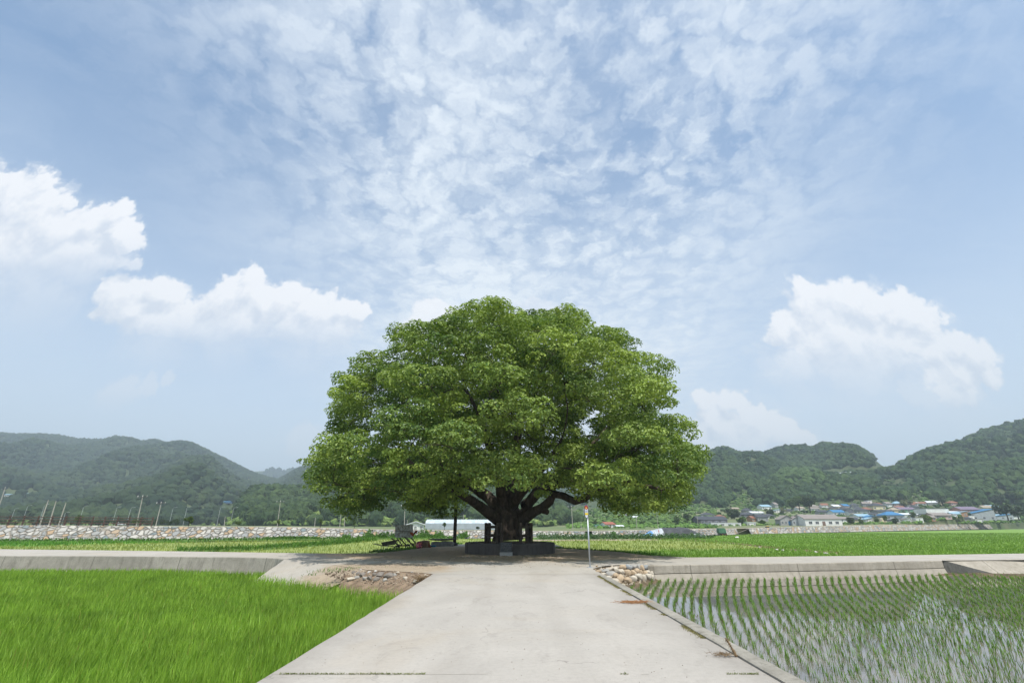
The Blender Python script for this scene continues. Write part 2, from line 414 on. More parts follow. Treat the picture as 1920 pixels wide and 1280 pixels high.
def wall_mat(name, base, dark):
    """old cast concrete: blotches, vertical run-off streaks"""
    m = bpy.data.materials.new(name); m.use_nodes = True; nt = m.node_tree; nt.nodes.clear(); T = NT(nt)
    co = T.n('ShaderNodeTexCoord').outputs['Object']
    c = T.mix(T.step(T.noise(co, 1.1, 6, .7), .35, .65), base, tuple(x*.78 for x in base))
    sk = T.noise(T.v('MULTIPLY', co, (1., 1., .12)), 4.5, 6, .7)
    c = T.mix(T.m('MULTIPLY', T.step(sk, .48, .68), .8), c, dark)
    c = T.mix(T.m('MULTIPLY', T.step(T.noise(co, 9., 5, .75), .52, .7), .4), c, dark)
    c = T.mix(T.m('MULTIPLY', T.step(T.noise(co, 50., 3, .7), .4, .7), .3), c, tuple(x*.5 for x in base))
    jx = T.m('ABSOLUTE', T.m('SUBTRACT', T.m('FRACT', T.m('MULTIPLY', T.n('ShaderNodeSeparateXYZ', i_0=co).outputs[0], .19)), .5))
    c = T.mix(T.step(jx, .003, .006, .8, 0.), c, tuple(x*.4 for x in base))
    gr = T.step(T.noise(T.v('MULTIPLY', co, (.35, .35, .35)), 1., 4, .7), .5, .66); c = T.mix(T.m('MULTIPLY', gr, .45), c, dark)
    b = T.n('ShaderNodeBsdfPrincipled', i_Roughness=.95); b.inputs['Specular IOR Level'].default_value = .15
    T.link(c, b.inputs['Base Color'])
    bu = T.n('ShaderNodeBump', i_Strength=.8, i_Distance=.03, i_Height=T.noise(co, 7., 6, .7)); T.link(bu.outputs[0], b.inputs['Normal'])
    T.link(b.outputs[0], T.n('ShaderNodeOutputMaterial').inputs[0]); return m
M_ROAD = concrete_mat('road_concrete', (.455, .42, .375), (.27, .245, .215))
M_JUN = concrete_mat('junction_concrete', (.455, .42, .37), (.28, .25, .21), dirt=True)
M_WALL = wall_mat('old_concrete', (.37, .345, .295), (.19, .175, .145))
M_WALL2 = wall_mat('pale_concrete', (.43, .385, .32), (.27, .24, .19))
M_MUD = mat('mud', (.17, .125, .08), (.10, .075, .048), 2.5, .95, .05)
M_SOIL = mat('bank_soil', (.30, .22, .15), (.17, .12, .08), 3, .95, .06)
M_GRASS = mat('grass_blade', (1, 1, 1), rough=.55, spec=.35, trans=.38, vcol=.35, scale=1.2)
M_GGROUND = mat('grass_ground', (.075, .15, .028), (.12, .19, .05), .35, .95)
M_FAR = mat('far_ground', (.09, .15, .045), (.19, .19, .10), .02, .95, detail=8)

def sheet(name, pts, m, kind='structure', dz=0, sub=0, label=None, cat=None):
    bm = bmesh.new(); vs = [bm.verts.new((p[0], p[1], p[2]+dz)) for p in pts]; f = bm.faces.new(vs)
    bm.normal_update()
    if f.normal.z < 0: f.normal_flip()
    bmesh.ops.triangulate(bm, faces=[f])
    me = bpy.data.meshes.new(name); bm.to_mesh(me); bm.free(); me.materials.append(m)
    o = bpy.data.objects.new(name, me); COL.objects.link(o); tag(o, label, cat, kind=kind); return o

ZF = -.9       # bed of the near rice field (left)
ZW = -.62      # water level of the flooded paddy (right)
ZB = -.55      # level of the fields behind the cross road
# one ground sheet to the horizon: low in front, stepping up behind the levee
def levee_line(x):
    xs = [-400, -75, -25, 14.7, 61, 133, 300, 600]; ys = [60, 78, 94, 105, 140, 199, 330, 560]
    return np.interp(x, xs, ys)
def topz(r):
    return np.interp(r, [-1.5, -.96, -.45, -.26, .14, .44, .67, .9, 1.5], [1.7, 1.6, 1.3, .85, .45, .75, 1.4, 2.3, 2.6])
def ground_z(X, Y):
    L = levee_line(X); r = X/np.maximum(Y, 1)
    base = np.where(Y > L+2.2, topz(r)-.03, -1.05)
    t = np.clip((Y-235)/200., 0, 5)
    f = np.clip(t, 0, 1)*np.clip((r-.06)/.12, 0, 1)
    return base + f*15.*t**.25*(Y < 900)
gx = np.concatenate([np.linspace(-3600, -500, 12), np.linspace(-450, 700, 116), np.linspace(750, 3600, 12)])
gy = np.concatenate([np.linspace(-600, 20, 8), np.linspace(30, 60, 3)])
GX, T_ = np.meshgrid(gx, np.concatenate([np.linspace(-1, 0, 4), [.004], np.linspace(.01, .1, 40), np.linspace(.11, 1, 60)]), indexing='ij')
L0 = levee_line(GX)+2.0
GY = np.where(T_ <= 0, L0+T_*(L0+400), L0+T_*T_*(3500-L0)+T_*60)
GZ = np.where(T_ <= 0, -1.05, ground_z(GX, GY+2))
nI, nJ = GX.shape
idx = np.arange(nI*nJ).reshape(nI, nJ)
q = np.stack([idx[:-1, :-1], idx[1:, :-1], idx[1:, 1:], idx[:-1, 1:]], -1).reshape(-1, 4)
tag(mesh_np('ground', np.stack([GX, GY, GZ], -1).reshape(-1, 3), q, M_FAR), kind='structure')

# ------------------------------------------------------------------ main concrete road towards the tree
XL, XR = -2.86, 3.02
rl = []
yy = np.linspace(-4, 19.2, 60)
for i, y in enumerate(yy): rl.append((XL+.035*mnoise.noise((0, y*.7, 3))+.02*mnoise.noise((0, y*3, 7)), y, 0))
rr_ = [(XR+.02*mnoise.noise((4, y*.8, 1)), y, 0) for y in yy]
road = sheet('road', rl+rr_[::-1], M_ROAD)
MB_ = MB()
for a, b in zip(rl, rl[1:]):
    MB_.poly([Vector(a), Vector(b), Vector((b[0]+.01, b[1], -1.0)), Vector((a[0]+.01, a[1], -1.0))])
tag(MB_.build('retaining_wall', M_WALL), 'low concrete edge wall holding the central road above the tall green rice', 'wall')
# transverse joints: narrow recessed-looking dark strips with moss lying 4 mm proud of the slab
M_JOINT = mat('joint_dirt', (.31, .28, .23), (.40, .365, .31), 5, .95)
jm = MB()
for yj in (6.72, 9.0, 12.6, 16.0):
    n = 60; w = .008 if yj < 7 else .005
    for i in range(n):
        x0 = XL+.05+(XR-XL-.1)*i/n; x1 = XL+.05+(XR-XL-.1)*(i+1)/n
        if mnoise.noise((x0*1.2, yj, 0)) < (-.12 if yj < 7 else -.02): continue
        o0 = .015*mnoise.noise((x0*2, yj, 2)); o1 = .015*mnoise.noise((x1*2, yj, 2))
        jm.poly([(x0, yj+o0-w/2, .004), (x1, yj+o1-w/2, .004), (x1, yj+o1+w/2, .004), (x0, yj+o0+w/2, .004)])
tag(jm.build('road_joint', M_JOINT), kind='structure')

# kerb strip on the right side of the road with a sloped outer wall down to the water
kb = MB()
ys = np.linspace(-4, 18.6, 70)
prof = lambda y: [(XR+.005, -.05), (XR+.008+.012*mnoise.noise((1, y*2, 0)), .022), (XR+.05, .035), (XR+.235+.02*mnoise.noise((2, y*1.7, 0)), .03), (XR+.265+.02*mnoise.noise((2, y*1.7, 0)), -.01), (XR+.33, ZW-.35)]
prev = None
for y in ys:
    cur = [kb.bm.verts.new((x, y, z+.008*mnoise.noise((x*4, y*3, z)))) for x, z in prof(y)]
    if prev:
        for k in range(len(cur)-1): kb._f([prev[k], prev[k+1], cur[k+1], cur[k]])
    prev = cur
tag(kb.build('kerb', M_WALL, smooth=False), kind='structure')

# ------------------------------------------------------------------ junction and the cross road
back = [P0(-500, 1025), P0(-60, 1028.5), P0(0, 1029), P0(200, 1031.3), P0(400, 1034), P0(600, 1037), P0(690, 1037.5), P0(735, 1034), P0(800, 1026), P0(860, 1020), P0(960, 1017), P0(1040, 1020), P0(1060, 1026), P0(1110, 1030), P0(1160, 1034), P0(1210, 1040.5), P0(1290, 1044.5), P0(1400, 1043.8), P0(1650, 1041), P0(1930, 1037), P0(2050, 1036), P0(2500, 1031.5)]
frontR = [P0(2500, 1040), P0(2050, 1046.5), P0(1930, 1049), P0(1765, 1050.5), P0(1600, 1054), P0(1400, 1057), P0(1300, 1058.5), P0(1230, 1059.2), P0(1212, 1057), P0(1170, 1058), P0(1130, 1061), P0(1111, 1066)]
frontL = [Vector((XR+.25, 18.6, 0)), Vector((XR, 18.6, 0)), Vector((XR, 19.0, 0)), Vector((XL, 19.0, 0)), P0(812, 1075.5), P0(770, 1072), P0(720, 1069.5), P0(690, 1068), P0(655, 1063.5), P0(610, 1057), P0(560, 1050.5), P0(533, 1048), P0(518, 1046.2), P0(470, 1044.8), P0(400, 1044), P0(200, 1042.3), P0(50, 1042), P0(-60, 1041.6), P0(-500, 1038)]
jn = back+frontR+frontL
sheet('crossroad', jn, M_JUN, dz=.004)
# left retaining wall under the cross road, battered, rounded at its right end
def wall_strip(name, top, offs, m, label, n=14):
    """top: list of points; offs: list of (outward, z) rows; outward = towards the camera side"""
    b = MB(); rows = []
    P_ = [Vector(p) for p in top]; fine_ = []
    for a, c in zip(P_, P_[1:]):
        k = max(1, int((c-a).length/.8))
        fine_ += [a.lerp(c, i/k) for i in range(k)]
    fine_.append(P_[-1])
    for i, p in enumerate(fine_):
        t = fine_[min(i+1, len(fine_)-1)]-fine_[max(0, i-1)]; nrm = Vector((t.y, -t.x, 0)).normalized()
        if nrm.y > 0: nrm = -nrm
        j = .03*mnoise.noise(p*.6)
        rows.append([b.bm.verts.new((p.x+nrm.x*(o+j*(k > 0)), p.y+nrm.y*(o+j*(k > 0)), z+.02*mnoise.noise(p*1.1)*(0 < k < len(offs)-1))) for k, (o, z) in enumerate(offs)])
    for r0, r1 in zip(rows, rows[1:]):
        for k in range(len(offs)-1): b._f([r0[k], r1[k], r1[k+1], r0[k+1]])
    o = b.build(name, m); tag(o, label, 'wall'); return o
wl = [P0(-500, 1038.2), P0(-60, 1041.7), P0(50, 1042), P0(200, 1042.3), P0(400, 1044), P0(470, 1044.8), P0(518, 1046.2), P0(533, 1048), P0(545, 1049.5)]
wall_strip('retaining_wall', wl, [(-.2, .006), (0.01, .006), (.03, -.02), (.14, -.74), (.34, -.76), (.36, -1.0)], M_WALL, 'streaked grey concrete wall under the left arm of the cross road, beside the tall rice')
wr = [P0(1215, 1059.2), P0(1226, 1059.6), P0(1300, 1058.6), P0(1400, 1057.1), P0(1600, 1054.1), P0(1765, 1050.6)]
wall_strip('retaining_wall', wr, [(-.2, .006), (.01, .006), (.025, -.015), (.035, -.31), (-.02, -.318), (-.02, -.335), (.045, -.345), (.14, ZW+.02), (.2, -.9)], M_WALL2, 'two tier pale concrete wall with a step under the right arm of the cross road, above the flooded paddy')
# concrete apron ramp falling to the rice on the left
ra = MB(); e0 = [P0(533, 1048.2), P0(560, 1050.7), P0(610, 1057.2), P0(655, 1063.7), P0(690, 1068.2)]
def downslope(top, mid, k=2.05):
    return [Vector(t)+(Vector(m_)-Vector(t))*k for t, m_ in zip(top, mid)]
e1 = downslope(e0, [P0(498, 1073, -.42), P0(528, 1076, -.42), P0(560, 1081, -.42), P0(600, 1086, -.42), P0(640, 1091, -.42)])
grid = [[a.lerp(b, k/5) + Vector((0, 0, .04*mnoise.noise(a.lerp(b, k/5)))) for k in range(6)] for a, b in zip(e0, e1)]
for g0, g1 in zip(grid, grid[1:]):
    for k in range(5): ra.poly([g0[k], g1[k], g1[k+1], g0[k+1]])
bmesh.ops.remove_doubles(ra.bm, verts=ra.bm.verts, dist=.001)
tag(ra.build('concrete_apron', M_JUN), kind='structure')
# dirt bank between the junction and the rice
def bank(name, e0, e1, m, n=30, rows=10, amp=.12, kind='structure', cat=None, label=None, bulge=0):
    def along(e, t):
        t *= len(e)-1; i = min(int(t), len(e)-2); return Vector(e[i]).lerp(Vector(e[i+1]), t-i)
    V = []; 
    for i in range(n+1):
        for k in range(rows+1):
            p = along(e0, i/n).lerp(along(e1, i/n), k/rows); w = math.sin(math.pi*k/rows)
            V.append(p+Vector((0, 0, w*(bulge+amp*mnoise.noise(p*1.3)+amp*.5*mnoise.noise(p*4)))))
    ii = np.arange((n+1)*(rows+1)).reshape(n+1, rows+1)
    F = np.stack([ii[:-1, :-1], ii[1:, :-1], ii[1:, 1:], ii[:-1, 1:]], -1).reshape(-1, 4)
    return tag(mesh_np(name, [v[:] for v in V], F, m, smooth=True), label, cat, kind=kind)
e0 = [P0(655, 1063.5, .0), P0(690, 1067.8, .0), P0(720, 1069.3, .0), P0(770, 1071.8, .0), P0(812, 1075.3, .0), Vector((XL+.02, 18.4, -.01))]
bank_l = bank('dirt_bank', e0, downslope(e0, [P0(640, 1091, -.42), P0(670, 1095, -.42), P0(705, 1097, -.42), P0(740, 1101, -.42), P0(766, 1107, -.42), Vector((XL+.03, 16.1, -.5))]), M_SOIL, 60, 24, .13, bulge=.03)

# right: earth slope under the stone pile, mud margin of the paddy
e0 = [Vector((XR+.24, 15.6, -.06)), Vector((XR+.24, 18.6, -.0)), P0(1111, 1066, -.0), P0(1170, 1057.9, -.0), P0(1212, 1056.9, -.0), P0(1232, 1059.2, -.0)]
e1 = [Vector((XR+.3, 13.6, -.9)), P0(1150, 1114, -.66), P0(1178, 1107, -.66), P0(1205, 1103, -.66), P0(1236, 1093, -.66), P0(1262, 1089, -.66)]
bank_r = bank('earth_bank', e0, e1, M_MUD, 40, 14, .06)
bank('mud_bank', [P0(1225, 1082, -.55), P0(1260, 1080, -.5), P0(1340, 1081, -.54), P0(1500, 1080.5, -.56), P0(1700, 1075.5, -.56), P0(1800, 1070, -.5), P0(1850, 1074, -.5), P0(1990, 1076, -.5)],
     [P0(1225, 1100, -.75), P0(1260, 1095, -.75), P0(1340, 1089, -.70), P0(1500, 1086, -.70), P0(1700, 1082, -.70), P0(1800, 1087, -.75), P0(1860, 1092, -.75), P0(1990, 1089, -.75)], M_MUD, 90, 8, .05)
# ramp on the far right
rp = MB()
t0, t1 = [P0(1767, 1050.2), P0(1850, 1049.6), P0(2050, 1046.2)], [P0(1868, 1076.5, -.58), P0(1950, 1076, -.6), P0(2080, 1073, -.6)]
for k in range(8):
    for i in range(2):
        for j in range(6):
            f = lambda u, w: t0[i].lerp(t0[i+1], u).lerp(t1[i].lerp(t1[i+1], u), w)
            rp.poly([f(j/6, k/8), f((j+1)/6, k/8), f((j+1)/6, (k+1)/8), f(j/6, (k+1)/8)])
bmesh.ops.remove_doubles(rp.bm, verts=rp.bm.verts, dist=.001)
for v in rp.bm.verts: v.co.z += .03*mnoise.noise(v.co*.9)+.01
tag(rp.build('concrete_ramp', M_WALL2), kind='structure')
rs = MB(); n = 14; pr = None
for k in range(n+1):
    p = t0[0].lerp(t1[0], k/n); a = Vector((p.x-.03, p.y-.03, p.z+.02)); b_ = Vector((p.x-.10, p.y-.12, -.85))
    if pr: rs.poly([pr[0], a, b_, pr[1]])
    pr = (a, b_)
M_DARKC = wall_mat('shade_dark_concrete', (.16, .155, .14), (.07, .068, .06))  # streaked concrete; the side wall's shade is put into this darker colour
tag(rs.build('ramp_wall', M_DARKC), 'weathered side wall, coloured dark for its shade, of the concrete ramp at the right end of the cross road', 'wall')

# ------------------------------------------------------------------ left rice field, dense
leftpoly = [(XL-.02, -3), (XL-.02, 14.5)] + [tuple(P0(u, v, -.44)[:2]) for u, v in ((789, 1097), (740, 1095), (700, 1094), (640, 1089), (590, 1083), (560, 1080), (530, 1076), (498, 1069))] + [tuple(P0(u, v, -.5)[:2]) for u, v in ((300, 1066), (50, 1066), (-60, 1066), (-300, 1066))] + [(-60, -3)]
sheet('rice_paddy_bed', [(x, y, ZF) for x, y in leftpoly], M_MUD)
def scatter(poly, dens, ymax=1e9, ymin=-1e9):
    xs = [p[0] for p in poly]; ys_ = [p[1] for p in poly]; x0, x1 = min(xs), max(xs); y0, y1 = max(min(ys_), ymin), min(max(ys_), ymax)
    if y1 <= y0: return np.zeros((0, 2))
    n = int((x1-x0)*(y1-y0)*dens); p = np.stack([rng.uniform(x0, x1, n), rng.uniform(y0, y1, n)], 1)
    return p[in_poly(p[:, 0], p[:, 1], poly)]
def visible(p, z, m=60):
    u, v = proj(np.column_stack([p, np.full(len(p), z)])); d = p[:, 1]*CP+(z-E)*SP
    return (u > -m) & (u < 1920+m) & (d > .5) & (v < 1280+260)
def fbm2(x, y, s, seed=0):
    return np.array([mnoise.fractal((a*s, b*s, seed), 1., 2., 3) for a, b in zip(x, y)])
pts = []
for y0, y1, dn in ((1.5, 5, 1000), (5, 8, 760), (8, 12, 480), (12, 18, 290), (18, 40, 190)):
    p = scatter(leftpoly, dn, y1, y0); pts.append(p[visible(p, -.4, 320) | ((rng.random(len(p)) < (.22 if y1 < 13 else .4)) & (p[:, 0] > -42))])
p = np.concatenate(pts); n = len(p)
big = np.interp(np.arange(0), [0], [0]) if n == 0 else None
gridn = {}
def gnoise(p, s, seed):
    """cheap noise: coarse lattice, bilinear"""
    q = p*s; i = np.floor(q).astype(int); f = q-i; f = f*f*(3-2*f)
    h = lambda a, b: (np.sin(a*127.1+b*311.7+seed*74.7)*43758.5453) % 1
    return (h(i[:, 0], i[:, 1])*(1-f[:, 0])*(1-f[:, 1])+h(i[:, 0]+1, i[:, 1])*f[:, 0]*(1-f[:, 1])+h(i[:, 0], i[:, 1]+1)*(1-f[:, 0])*f[:, 1]+h(i[:, 0]+1, i[:, 1]+1)*f[:, 0]*f[:, 1])
g = gnoise(p, .8, 1)*.5+gnoise(p, 2.3, 2)*.5
H = (.46+.09*(g-.5)+rng.normal(0, .05, n)); H *= np.where(rng.random(n) < .02, 1.12, 1)
dist = np.hypot(p[:, 0], p[:, 1])
Wd = np.clip(.005+.0009*dist, .007, .028)
V, F = blades_mesh(np.column_stack([p, np.full(n, ZF)]), H, Wd, np.abs(rng.normal(.17, .12, n)), lean_az=rng.normal(.6, 1.6, n))
tone = np.clip(rng.normal(.5, .22, n)+.5*(g-.5), 0, 1)[:, None]
c = (1-tone)*np.array([.125, .245, .026])+tone*np.array([.32, .50, .065])
c[rng.random(n) < .012] = (.32, .34, .08)
c = np.repeat(c, 5, 0); 
tag(mesh_np('rice_crop', V, F, M_GRASS, col=c), 'dense tall bright green rice filling the field left of the central road', 'rice crop', kind='stuff')

# ------------------------------------------------------------------ right paddy: water and rows of young seedlings
wp = [(XR+.28, -6), (XR+.28, 13.6)] + [tuple(P0(u, v, ZW)[:2]) for u, v in ((1150, 1108), (1200, 1094), (1300, 1081), (1600, 1079), (1780, 1074), (1880, 1078), (2000, 1078), (2200, 1078))] + [(60, -6)]
m = bpy.data.materials.new('paddy_water'); m.use_nodes = True; nt = m.node_tree; nt.nodes.clear(); T = NT(nt)
co = T.n('ShaderNodeTexCoord').outputs['Object']
b = T.n('ShaderNodeBsdfPrincipled', i_Roughness=.02); b.inputs['IOR'].default_value = 1.33; b.inputs['Specular IOR Level'].default_value = .85
c1_ = T.mix(T.step(T.noise(co, .6, 5, .65), .35, .7), (.13, .115, .105), (.22, .19, .16)); T.link(c1_, b.inputs['Base Color'])
bu = T.n('ShaderNodeBump', i_Strength=.12, i_Distance=.003, i_Height=T.noise(T.v('MULTIPLY', co, (1., .5, 1.)), 7., 3, .6)); T.link(bu.outputs[0], b.inputs['Normal'])
T.link(b.outputs[0], T.n('ShaderNodeOutputMaterial').inputs[0]); M_WATER = m
sheet('paddy_water', [(x, y, ZW) for x, y in wp], M_WATER)
# rows follow a gently fanning direction
rows = []
for x0 in np.arange(-26, 46, .245):
    pl = []; x, y = x0, 14.0
    def slope(x, y): return float(np.clip(.34+.030*(x-5), .20, .78))
    while y < 30: pl.append((x, y)); x += slope(x, y)*.15; y += .15*1
    x, y = x0, 14.0; pr_ = []
    while y > 1.5: pr_.append((x, y)); x -= slope(x, y)*.15; y -= .15
    rows += [(a+rng.normal(0, .022), b_+rng.normal(0, .03)) for a, b_ in pr_[::-1]+pl if rng.random() > .08]
rp_ = np.array(rows); rp_ = rp_[in_poly(rp_[:, 0], rp_[:, 1], wp)]; rp_ = rp_[visible(rp_, ZW, 340) | (rp_[:, 0] < 30)]
# keep a clear margin by the kerb
rp_ = rp_[rp_[:, 0] > XR+.42]
tuft = []
for (x, y) in rp_:
    d = math.hypot(x, y); k = 5 if d < 17 else 6
    tuft.append(np.column_stack([x+rng.normal(0, .014, k), y+rng.normal(0, .016, k)]))
tp = np.concatenate(tuft); n = len(tp); d = np.hypot(tp[:, 0], tp[:, 1])
gz = gnoise(tp, .35, 4)
Hs = np.clip(rng.normal(.145, .04, n), .05, .27)*(.8+.4*gz)
V, F = blades_mesh(np.column_stack([tp, np.full(n, ZW-.02)]), Hs, np.clip(.003+.0006*d, .0045, .014), np.abs(rng.normal(.30, .2, n)))
tone = np.clip(rng.normal(.45, .25, n), 0, 1)[:, None]; c = (1-tone)*np.array([.09, .20, .03])+tone*np.array([.22, .38, .07])
c[rng.random(n) < .06] = (.26, .22, .09)
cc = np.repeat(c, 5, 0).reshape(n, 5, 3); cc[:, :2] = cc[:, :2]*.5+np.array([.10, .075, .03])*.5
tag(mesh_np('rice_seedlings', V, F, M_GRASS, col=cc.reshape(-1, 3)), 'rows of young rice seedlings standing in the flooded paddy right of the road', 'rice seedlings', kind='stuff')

# ------------------------------------------------------------------ fields behind the cross road
def pxpoly(l, z): return [tuple(P0(u, v, z)[:2]) for u, v in l]
M_FG = mat('field_green', (.15, .26, .04), (.19, .31, .055), .6, .9)
M_FY = mat('field_yellow', (.27, .31, .075), (.20, .26, .07), .5, .9)
M_FP = mat('footpath_soil', (.40, .33, .25), (.28, .22, .15), 1., .95)
greenR = pxpoly([(1235, 1008.6), (1330, 1005), (1400, 1002), (1620, 997), (1925, 991.5), (2100, 989.5), (2300, 1050), (1100, 1050), (1130, 1036)], ZB)
yellowR = pxpoly([(1000, 1014), (1090, 1012.4), (1235, 1011.6), (1300, 1015), (1400, 1022.5), (1460, 1029), (1400, 1030.5), (1240, 1032.5), (1150, 1036), (1080, 1034), (960, 1030)], ZB)
yellowL = pxpoly([(-80, 1020), (120, 1018.5), (400, 1015.5), (690, 1011.5), (880, 1010), (1000, 1009), (1000, 1050), (-80, 1050)], ZB)
greenL = pxpoly([(-80, 1018.5), (-80, 1025), (60, 1025), (180, 1020.5), (400, 1016.2), (100, 1016)], ZB)
sheet('field_yellow_left', [(x, y, ZB) for x, y in yellowL], M_FY)
sheet('field_green_left', [(x, y, ZB+.006) for x, y in greenL], M_FG)
sheet('field_green_right', [(x, y, ZB) for x, y in greenR], M_FG)
sheet('field_yellow_right', [(x, y, ZB+.006) for x, y in yellowR], M_FY)
sheet('footpath', [P0(u, v, ZB+.012) for u, v in ((1000, 1011.2), (1235, 1009.8), (1235, 1012), (1000, 1013.8))], M_FP)
sheet('field_strip', [P0(u, v, ZB-.01) for u, v in ((1000, 1006), (1235, 1004), (1235, 1012.3), (1000, 1013))], M_GGROUND)
def field_tufts(name, poly, cols, dens, H0, label, excl=None, wmul=1., ymax=150):
    P = []
    y0 = min(p[1] for p in poly); Ys = [y0, 42, 55, 75, 100, ymax]; ds = [1, .6, .34, .18, .09]
    for (a, b_), k in zip(zip(Ys, Ys[1:]), ds):
        q_ = scatter(poly, dens*k, b_, a)
        if len(q_): P.append(q_[visible(q_, ZB, 300)])
    p = np.concatenate(P)
    if excl:
        for e in excl: p = p[~in_poly(p[:, 0], p[:, 1], e)]
    n = len(p); d = np.hypot(p[:, 0], p[:, 1])
    V, F = blades_mesh(np.column_stack([p, np.full(n, ZB)]), np.abs(rng.normal(H0, H0*.22, n)), wmul*np.clip(.0013*d, .03, .12), np.abs(rng.normal(.3, .2, n)))
    t = np.clip(rng.normal(.5, .25, n)+.6*(gnoise(p, .15, 9)-.5), 0, 1)[:, None]; c = (1-t)*np.array(cols[0])+t*np.array(cols[1])
    tag(mesh_np(name, V, F, M_GRASS, col=np.repeat(c, 5, 0)), label, 'rice crop', kind='stuff')
field_tufts('rice_crop', greenR, ((.155, .255, .045), (.24, .365, .085)), 30, .22, 'bright green rice filling the wide field behind the cross road on the right', [yellowR])
field_tufts('rice_crop', yellowR, ((.16, .21, .05), (.33, .37, .10)), 12, .26, 'sparse yellow green rice in the field just right of the big tree', wmul=.7)
field_tufts('rice_crop', yellowL, ((.15, .21, .045), (.31, .35, .09)), 10, .24, 'thin yellow green rice in the fields behind the left arm of the cross road', [greenL], wmul=.7)
field_tufts('rice_crop', greenL, ((.07, .19, .02), (.14, .30, .04)), 14, .3, 'bright green rice strip at the far left below the stone levee')
# grass bunds (raised earth ridges)
def bund(line, z, w, h, H0, dens, cols, label, ground=M_GGROUND, soil=None):
    pts = [P0(u, v, z) for u, v in line]; V = []; 
    fine_ = []
    for a, c in zip(pts, pts[1:]):
        k = max(1, int((c-a).length/1.0)); fine_ += [a.lerp(c, i/k) for i in range(k)]
    fine_.append(pts[-1]); offs = [(-1, 0), (-.6, .7), (-.2, 1), (.3, .95), (.7, .6), (1, 0)]
    for i, p in enumerate(fine_):
        t = fine_[min(i+1, len(fine_)-1)]-fine_[max(0, i-1)]; nn = Vector((-t.y, t.x, 0)).normalized()
        for o, hh in offs:
            q_ = p+nn*o*w/2; V.append((q_.x, q_.y, z-.02+hh*h*(1+.35*mnoise.noise(q_*.8))))
    ii = np.arange(len(V)).reshape(-1, 6); F = np.stack([ii[:-1, :-1], ii[1:, :-1], ii[1:, 1:], ii[:-1, 1:]], -1).reshape(-1, 4)
    tag(mesh_np('field_bund', V, F, soil or ground, smooth=True), kind='structure')
    if not dens: return
    L = sum((a-c).length for a, c in zip(pts, pts[1:])); n = int(L*w*dens); f = np.array([p[:] for p in fine_])
    t = rng.uniform(0, len(f)-1.001, n); i = t.astype(int); fr = (t-i)[:, None]; b0 = f[i]*(1-fr)+f[i+1]*fr
    dd = f[i+1]-f[i]; nn = np.column_stack([-dd[:, 1], dd[:, 0], np.zeros(n)]); nn /= np.linalg.norm(nn, axis=1)[:, None]+1e-9
    o = rng.uniform(-1, 1, n); q_ = b0+nn*(o*w/2)[:, None]; q_[:, 2] = z+h*(1-np.abs(o))*.8
    d = np.hypot(q_[:, 0], q_[:, 1])
    V, F = blades_mesh(q_, np.abs(rng.normal(H0, H0*.35, n)), np.clip(.0013*d, .02, .11), np.abs(rng.normal(.5, .3, n)))
    t = rng.random(n)[:, None]; c = (1-t)*np.array(cols[0])+t*np.array(cols[1])
    tag(mesh_np('grass', V, F, M_GRASS, col=np.repeat(c, 5, 0)), label, 'grass', kind='stuff')
GC = ((.055, .14, .016), (.13, .26, .035))
bund([(330, 1036), (440, 1033), (520, 1028.5), (600, 1022), (690, 1014), (700, 1013)], ZB, 1.5, .22, .38, 60, GC, 'dark green grass on the bund that crosses the left yellow field')
bund([(-80, 1016.5), (300, 1014.5), (700, 1010.5), (870, 1009.5)], ZB, 1.2, .2, .35, 40, GC, 'green grass fringe at the foot of the left stone levee')
bund([(1235, 1010), (1330, 1015), (1400, 1021.5), (1460, 1029), (1530, 1035), (1590, 1040), (1640, 1041)], ZB, .5, .14, .15, 14, ((.16, .15, .06), (.28, .24, .12)), 'dry brown grass on the earth ridge between yellow and green fields on the right', soil=M_SOIL)
bund([(1400, 1005), (1500, 1008), (1700, 1011), (1950, 1016)], ZB, .45, .10, .22, 10, ((.09, .14, .04), (.20, .22, .09)), 'thin grass on the nearer ridge across the right green field')
bund([(1390, 1004), (1600, 1003), (1780, 1001.5), (1950, 1001)], ZB, .5, .10, .22, 6, ((.09, .14, .04), (.22, .20, .09)), 'thin grass on the farther ridge across the right green field')
bund([(1030, 1030), (1080, 1033), (1140, 1036.5), (1200, 1041), (1235, 1044)], -.15, .9, .14, .16, 120, GC, 'low dark grass along the edge of the shaded dirt right of the tree')
bund([(700, 1035), (760, 1031), (820, 1024), (860, 1020)], -.12, .9, .12, .14, 90, GC, 'low dark grass along the edge of the shaded dirt left of the tree')

# ------------------------------------------------------------------ the great tree
TY = 33.6; TX = P0(955, 1022)[0]*1.0+.0
TX = PY(956, 1010, TY)[0]
CROWN = [(600, 950), (585, 895), (597, 850), (594, 822), (612, 795), (605, 770), (622, 752), (622, 712), (665, 698), (672, 664), (692, 645), (727, 640), (733, 603), (770, 588), (820, 598), (862, 580), (885, 566), (925, 566), (960, 576), (1010, 578), (1085, 572), (1112, 592), (1150, 606), (1185, 612), (1202, 640), (1238, 665), (1256, 680), (1267, 715), (1262, 745), (1226, 762), (1256, 770), (1288, 800), (1303, 828), (1341, 850), (1339, 882), (1312, 905), (1302, 932), (1290, 970), (1250, 972), (1210, 962), (1170, 948), (1130, 938), (1090, 922), (1050, 918), (1000, 910), (950, 906), (900, 909), (870, 922), (845, 938), (820, 962), (770, 965), (735, 962), (700, 942), (665, 968), (640, 955)]
def crown_ok(P, shrink=0):
    u, v = proj(P); 
    if shrink:
        cu, cv = 960., 860.; u = cu+(u-cu)*(1+shrink); v = cv+(v-cv)*(1+shrink*1.15)
    return in_poly(u, v, CROWN)
